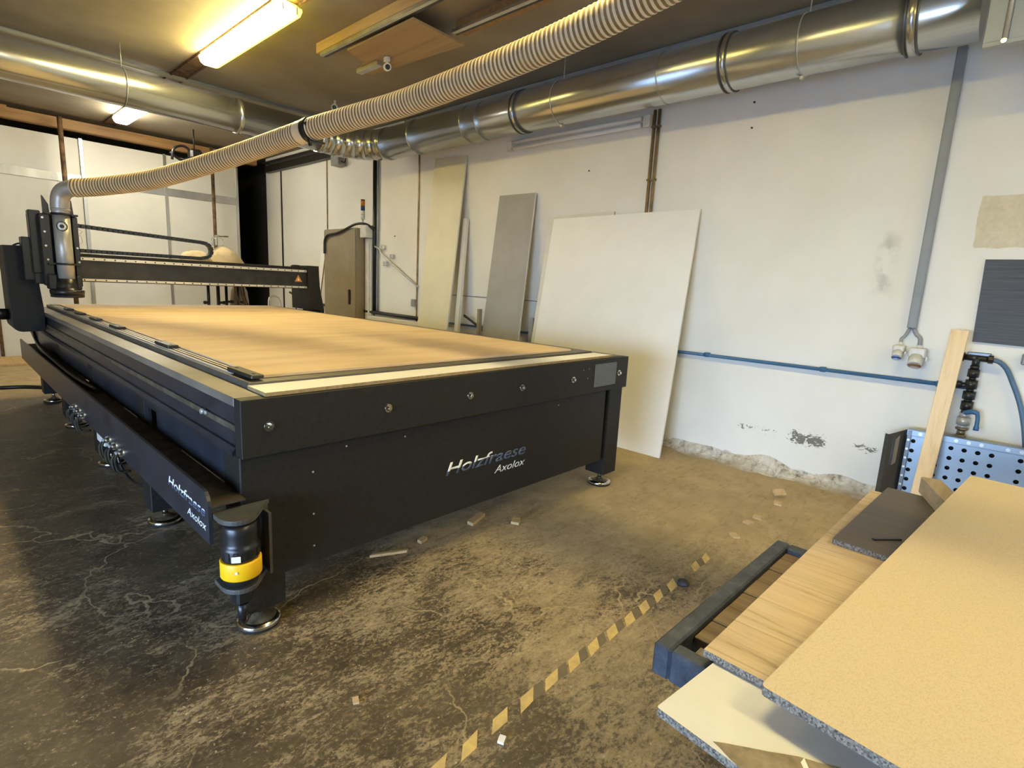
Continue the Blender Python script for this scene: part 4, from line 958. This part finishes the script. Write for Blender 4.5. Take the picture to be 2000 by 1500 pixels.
# ------------------------------------------------------------------ hazard tape on the floor
bm = B(); xs = [2.747, 2.618, 2.485, 2.351, 2.217, 2.081, 1.952, 1.819, 1.683, 1.550, 1.416, 1.281, 1.147, 1.009, .878]
zt = .0006
def quad(c, m):
    f = bm.faces.new([bm.verts.new(p) for p in c]); f.material_index = m
for i, x in enumerate(xs):
    if i in (0, 1, 2): continue
    j = lambda s=.004: random.uniform(-s, s)
    c = [(x - .062 + j(), .999 + j(), zt), (x + .012 + j(), 1.002 + j(), zt), (x + .062 + j(), 1.049 + j(), zt), (x - .014 + j(), 1.040 + j(), zt)]
    quad(c, 0)
    if i in (0, 3, 4, 5, 6, 7, 8, 9, 10, 11): quad([(c[1][0] + .001, c[1][1], zt), (c[1][0] + .055, c[1][1] + j(), zt), (c[2][0] + .05, c[2][1] + j(), zt), (c[2][0] + .001, c[2][1], zt)], 1)
r = bmesh.ops.extrude_face_region(bm, geom=list(bm.faces))
for e in r['geom']:
    if isinstance(e, bmesh.types.BMVert): e.co.z += .0006
tag(obj('hazard_tape', bm, [M['tape_yellow'], M['tape_black']], org=(1.8, 1.02, 0)), 'long worn yellow and black hazard tape stuck across the floor', 'tape')
bm = B()
for k, x in ((0, 2.618), (1, 2.747)):
    bm2 = [(x - .062, .999), (x + .012, 1.002), (x + .062, 1.049), (x - .014, 1.040)]
    vs = [(px, py, zt) for px, py in bm2]; prism(bm, vs, (0, 0, .0006), mi=0)
    if k == 0: prism(bm, [(x + .0121, 1.0021, zt), (x + .0665, .9995, zt), (x + .1145, 1.0395, zt), (x + .0621, 1.049, zt)], (0, 0, .0006), mi=1)
tag(obj('hazard_tape', bm, [M['tape_yellow'], M['tape_black']]), 'short separate remnant of hazard tape beyond the dark stone', 'tape')

# ------------------------------------------------------------------ scraps on the floor
def scrap(name, x, y, rz, l, w, h, m, label, cat='scrap', tilt=0.):
    bm = B(); a = V((math.cos(rz), math.sin(rz), 0)); b = V((-math.sin(rz), math.cos(rz), tilt)).normalized(); n = a.cross(b)
    zc = h / 2 + abs(tilt) * w / 2 + .0005
    pts = [V((x, y, zc)) + a * (u * l / 2) + b * (v * w / 2) - n * (h / 2) for u, v in ((-1, -.9), (.9, -1), (1, .85), (.2, 1), (-.85, 1))]
    prism(bm, pts, n * h); return tag(obj(name, bm, m), label, cat)
scrap('wood_scrap', 2.132, 2.184, .35, .17, .045, .02, M['scrap'], 'pale flat wood offcut on the floor just under the front panel of the machine')
scrap('wood_stick', 1.508, 2.178, -.42, .20, .018, .014, M['scrap'], 'thin pale stick on the floor in front of the left half of the machine', 'stick')
scrap('wood_scrap', 1.726, 2.182, .3, .06, .03, .016, M['scrap'], 'little light offcut between the thin stick and the flat offcut')
scrap('wood_scrap', 2.293, 2.008, .6, .075, .05, .016, M['scrap'], 'small triangular wood chip right of the flat offcut by the machine')
scrap('wood_scrap', 4.06, 1.045, -.6, .09, .055, .02, M['scrap'], 'tilted pale and dark block near the crumbling wall foot', tilt=.7)
scrap('wood_scrap', 3.90, 1.005, .3, .07, .05, .012, M['scrap'], 'flat pale chip lying in front of the tilted block near the wall')
scrap('wood_scrap', 3.536, 1.018, .2, .06, .055, .010, M['scrap'], 'yellowish square chip farther along the tape line, nearer the wall of a pair')
scrap('wood_scrap', 3.406, 1.03, -.2, .06, .05, .010, M['scrap'], 'yellowish square chip farther along the tape line, nearer the tape of a pair')
scrap('wood_scrap', 3.143, 1.018, .9, .06, .04, .012, M['scrap'], 'lone pale chip between the hazard tape end and the pair of chips')
bm = B(); lathe(bm, (2.395, .985, 0), [(.012, .0005), (.026, .004), (.03, .013), (.024, .022), (.010, .027)], 14); tag(obj('stone', bm, M['stone']), 'small dark round stone beside the hazard tape', 'stone')
scrap('paper_scrap', 1.093, .965, .5, .03, .022, .008, M['melamine'], 'small white scrap on the floor near the front end of the tape')
scrap('wood_scrap', .854, 1.417, 1.2, .03, .02, .008, M['scrap'], 'tiny light scrap on the dark floor in the foreground')
bm = B(); tube(bm, spline([(-.9, 7.98, .02), (0, 7.99, .02), (.5, 8.0, .02), (.78, 7.85, .02), (.9, 7.5, .03)], 40), .02, 10); tag(obj('floor_cable', bm, M['plastic_black']), 'black cable on the dusty floor behind the far left corner of the machine', 'cable')

# ------------------------------------------------------------------ behind the gantry
for i, (x, lab) in enumerate(((1.523, 'brown steel post before the white partition, behind the spindle head'), (3.478, 'brown steel post before the white partition, near the filter bag'))):
    bm = B(); cyl(bm, (x, 10.2, 0), (x, 10.2, 3.4), .030 if i == 0 else .027, seg=18); tag(obj('steel_post', bm, M['rust']), lab, 'post')
F = thing('dust_extractor', (3.3, 9.3, 0), 'dust extractor with beige cloth filter bag standing behind the gantry', 'extractor')
bm = B(); bmesh.ops.create_uvsphere(bm, u_segments=36, v_segments=20, radius=1.)
for v in bm.verts:
    p = v.co.copy(); k = 1 + .10 * noise.noise(p * 2.2 + V((4, 0, 0))) + .04 * noise.noise(p * 6)
    v.co = V((3.33 + p.x * .30 * k, 9.35 + p.y * .29 * k, 1.49 + p.z * .29 * k - .13 * max(0, p.x)))
for f in bm.faces: f.smooth = True
obj('filter_bag', bm, M['fabric'], F)
bm = B(); bmesh.ops.create_uvsphere(bm, u_segments=24, v_segments=14, radius=1.)
for v in bm.verts:
    p = v.co.copy(); k = 1 + .18 * noise.noise(p * 2.6 + V((9, 2, 0)))
    v.co = V((2.88 + p.x * .21 * k, 9.3 + p.y * .2 * k, 1.55 + p.z * .135 * k))
for f in bm.faces: f.smooth = True
obj('folded_cloth', bm, M['fabric'], F)
bm = B(); lathe(bm, (3.3, 9.35, 0), [(.33, 1.18), (.345, 1.19), (.345, 1.27), (.33, 1.28)], 36); cyl(bm, (2.9, 9.35, 1.2), (2.86, 9.35, 1.3), .1, seg=20); obj('hood_ring', bm, M['galvdark'], F)
for x, y in ((3.03, 9.3), (3.17, 9.28), (3.55, 9.5), (3.4, 9.6)):
    bm = B(); cyl(bm, (x, y, .0), (x, y, 1.19), .022, seg=14); cyl(bm, (x, y, .90), (x + (-.05 if x < 3.1 else .06), y - .03, .905), .02, seg=10); lathe(bm, (x + (-.06 if x < 3.1 else .07), y - .03, 0), [(.012, .875), (.028, .885), (.028, .92), (.012, .93)], 14); obj('leg', bm, M['plastic_black'], F)
J = thing('plastic_jug', (3.2, 9.3, 1.77), 'clear plastic jug standing on top of the filter bag', 'jug')
bm = B(); lathe(bm, (3.2, 9.32, 0), [(.075, 1.785), (.08, 1.795), (.082, 1.88), (.06, 1.91), (.03, 1.92), (.03, 1.945)], 24); obj('body', bm, M['clear'], J)
bm = B(); cyl(bm, (3.23, 9.32, 1.93), (3.36, 9.30, 1.935), .012, seg=10); obj('spout', bm, M['brass'], J)
bm = B()
for x in (3.42, 3.50, 3.54): tube(bm, spline([(x - .05, 9.15, 1.2), (x - .02, 9.15, 1.0), (x + .03, 9.15, .85), (x + .08, 9.15, .5)], 12), .016, 8)
tag(obj('hanging_strap', bm, M['rust'], org=(3.48, 9.15, .5)), 'dark straps hanging from the filter bag below the gantry beam', 'strap')
bm = B(); lathe(bm, (3.66, 9.75, 0), [(.13, 0), (.15, .02), (.15, .75), (.145, .9), (.125, 1.08), (.08, 1.17), (.03, 1.18)], 28); tag(obj('sack', bm, M['cabinet']), 'rounded brown sack standing right of the filter bag', 'sack')
CH = thing('folding_chair', (4.02, 9.2, 0), 'folding chair with bent steel tube frame behind the right upright', 'chair')
bm = B(); tube(bm, spline([(3.84, 9.0, 0), (3.88, 9.1, .6), (3.92, 9.2, .95), (3.98, 9.22, 1.02), (4.06, 9.22, 1.02), (4.12, 9.2, .95), (4.14, 9.1, .6), (4.16, 9.0, 0)], 40), .013, 10); obj('frame', bm, M['alu'], CH)
bm = B(); box(bm, 3.87, 4.15, 9.12, 9.45, .46, .48, .008); obj('seat', bm, M['plastic_black'], CH)
bm = B(); tube(bm, [(3.88, 9.44, .47), (3.86, 9.5, 0)], .012, 8); tube(bm, [(4.14, 9.44, .47), (4.17, 9.5, 0)], .012, 8); obj('rear_legs', bm, M['alu'], CH)
bm = B(); box(bm, 4.52, XW - .0005, 9.45, 9.62, 1.0, 1.1, .01); cyl(bm, (4.53, 9.5, 1.0), (4.53, 9.48, .7), .012, seg=8); cyl(bm, (4.53, 9.58, 1.05), (4.47, 9.62, 1.09), .018, seg=10); tag(obj('wall_tap', bm, M['rust']), 'rusty pipe fitting on the far wall above the folding chair', 'tap')
bm = B(); tube(bm, spline([(2.7, 9.6, 3.1), (2.85, 9.62, 3.02), (3.0, 9.6, 3.1), (2.9, 9.6, 3.22), (2.75, 9.58, 3.16), (2.72, 9.6, 3.0)], 30), .02, 8); box(bm, 2.95, 3.12, 9.5, 9.68, 3.05, 3.2, .03); cyl(bm, (3.03, 9.6, 3.2), (3.03, 9.6, ZC - .0005), .01, seg=8)
tag(obj('cable_coil', bm, M['plastic_black'], org=(2.9, 9.6, 3.0)), 'coil of black cable hanging by the back wall above the hose', 'cable')

# ------------------------------------------------------------------ light
sc_ = bpy.context.scene
w = bpy.data.worlds.new('sky'); sc_.world = w; w.use_nodes = True; nt = w.node_tree
bg = nt.nodes['Background']; tc = nt.nodes.new('ShaderNodeTexCoord'); sp = nt.nodes.new('ShaderNodeSeparateXYZ'); rp = nt.nodes.new('ShaderNodeValToRGB')
nt.links.new(tc.outputs['Generated'], sp.inputs[0]); nt.links.new(sp.outputs[2], rp.inputs[0]); nt.links.new(rp.outputs[0], bg.inputs[0])
e = rp.color_ramp.elements; e[0].position = .0; e[0].color = (.50, .70, 1., 1); e[1].position = .6; e[1].color = (.34, .55, 1., 1)
bg.inputs[1].default_value = SKY
pl = bpy.data.lights.new('window_portal', 'AREA'); pl.shape = 'RECTANGLE'; pl.size = WX1 - WX0; pl.size_y = WZ1 - WZ0; pl.cycles.is_portal = True
po = bpy.data.objects.new('window_portal', pl); COL.objects.link(po); po.location = ((WX0 + WX1) / 2, YF - .1, (WZ0 + WZ1) / 2); po.rotation_euler = (math.radians(90), 0, 0)
pl = bpy.data.lights.new('gateway_portal', 'AREA'); pl.shape = 'RECTANGLE'; pl.size = GY1 - GY0; pl.size_y = GZ1 - GZ0; pl.cycles.is_portal = True
po = bpy.data.objects.new('gateway_portal', pl); COL.objects.link(po); po.location = (XL - .1, (GY0 + GY1) / 2, (GZ0 + GZ1) / 2); po.rotation_euler = (math.radians(90), 0, math.radians(-90))

# ------------------------------------------------------------------ camera
cd = bpy.data.cameras.new('camera'); cam = bpy.data.objects.new('camera', cd); COL.objects.link(cam); sc_.camera = cam
cd.sensor_fit = 'HORIZONTAL'; cd.sensor_width = 36.; cd.lens = 1052.525 / 2000 * 36.; cd.clip_start = .02; cd.clip_end = 200
A_, B_, C_2 = .830293497, .180172649, -.0513369562
f = V((math.sin(A_) * math.cos(B_), math.cos(A_) * math.cos(B_), -math.sin(B_))); r = f.cross(V((0, 0, 1))).normalized(); d = f.cross(r)
r2 = r * math.cos(C_2) + d * math.sin(C_2); d2 = d * math.cos(C_2) - r * math.sin(C_2)
cam.matrix_world = Matrix(((r2.x, -d2.x, -f.x, 0), (r2.y, -d2.y, -f.y, 0), (r2.z, -d2.z, -f.z, 1.4), (0, 0, 0, 1)))
sc_.view_settings.view_transform = 'Standard'; sc_.view_settings.look = 'None'; sc_.view_settings.gamma = 1; sc_.view_settings.use_curve_mapping = False
sc_.view_settings.exposure = EXPO
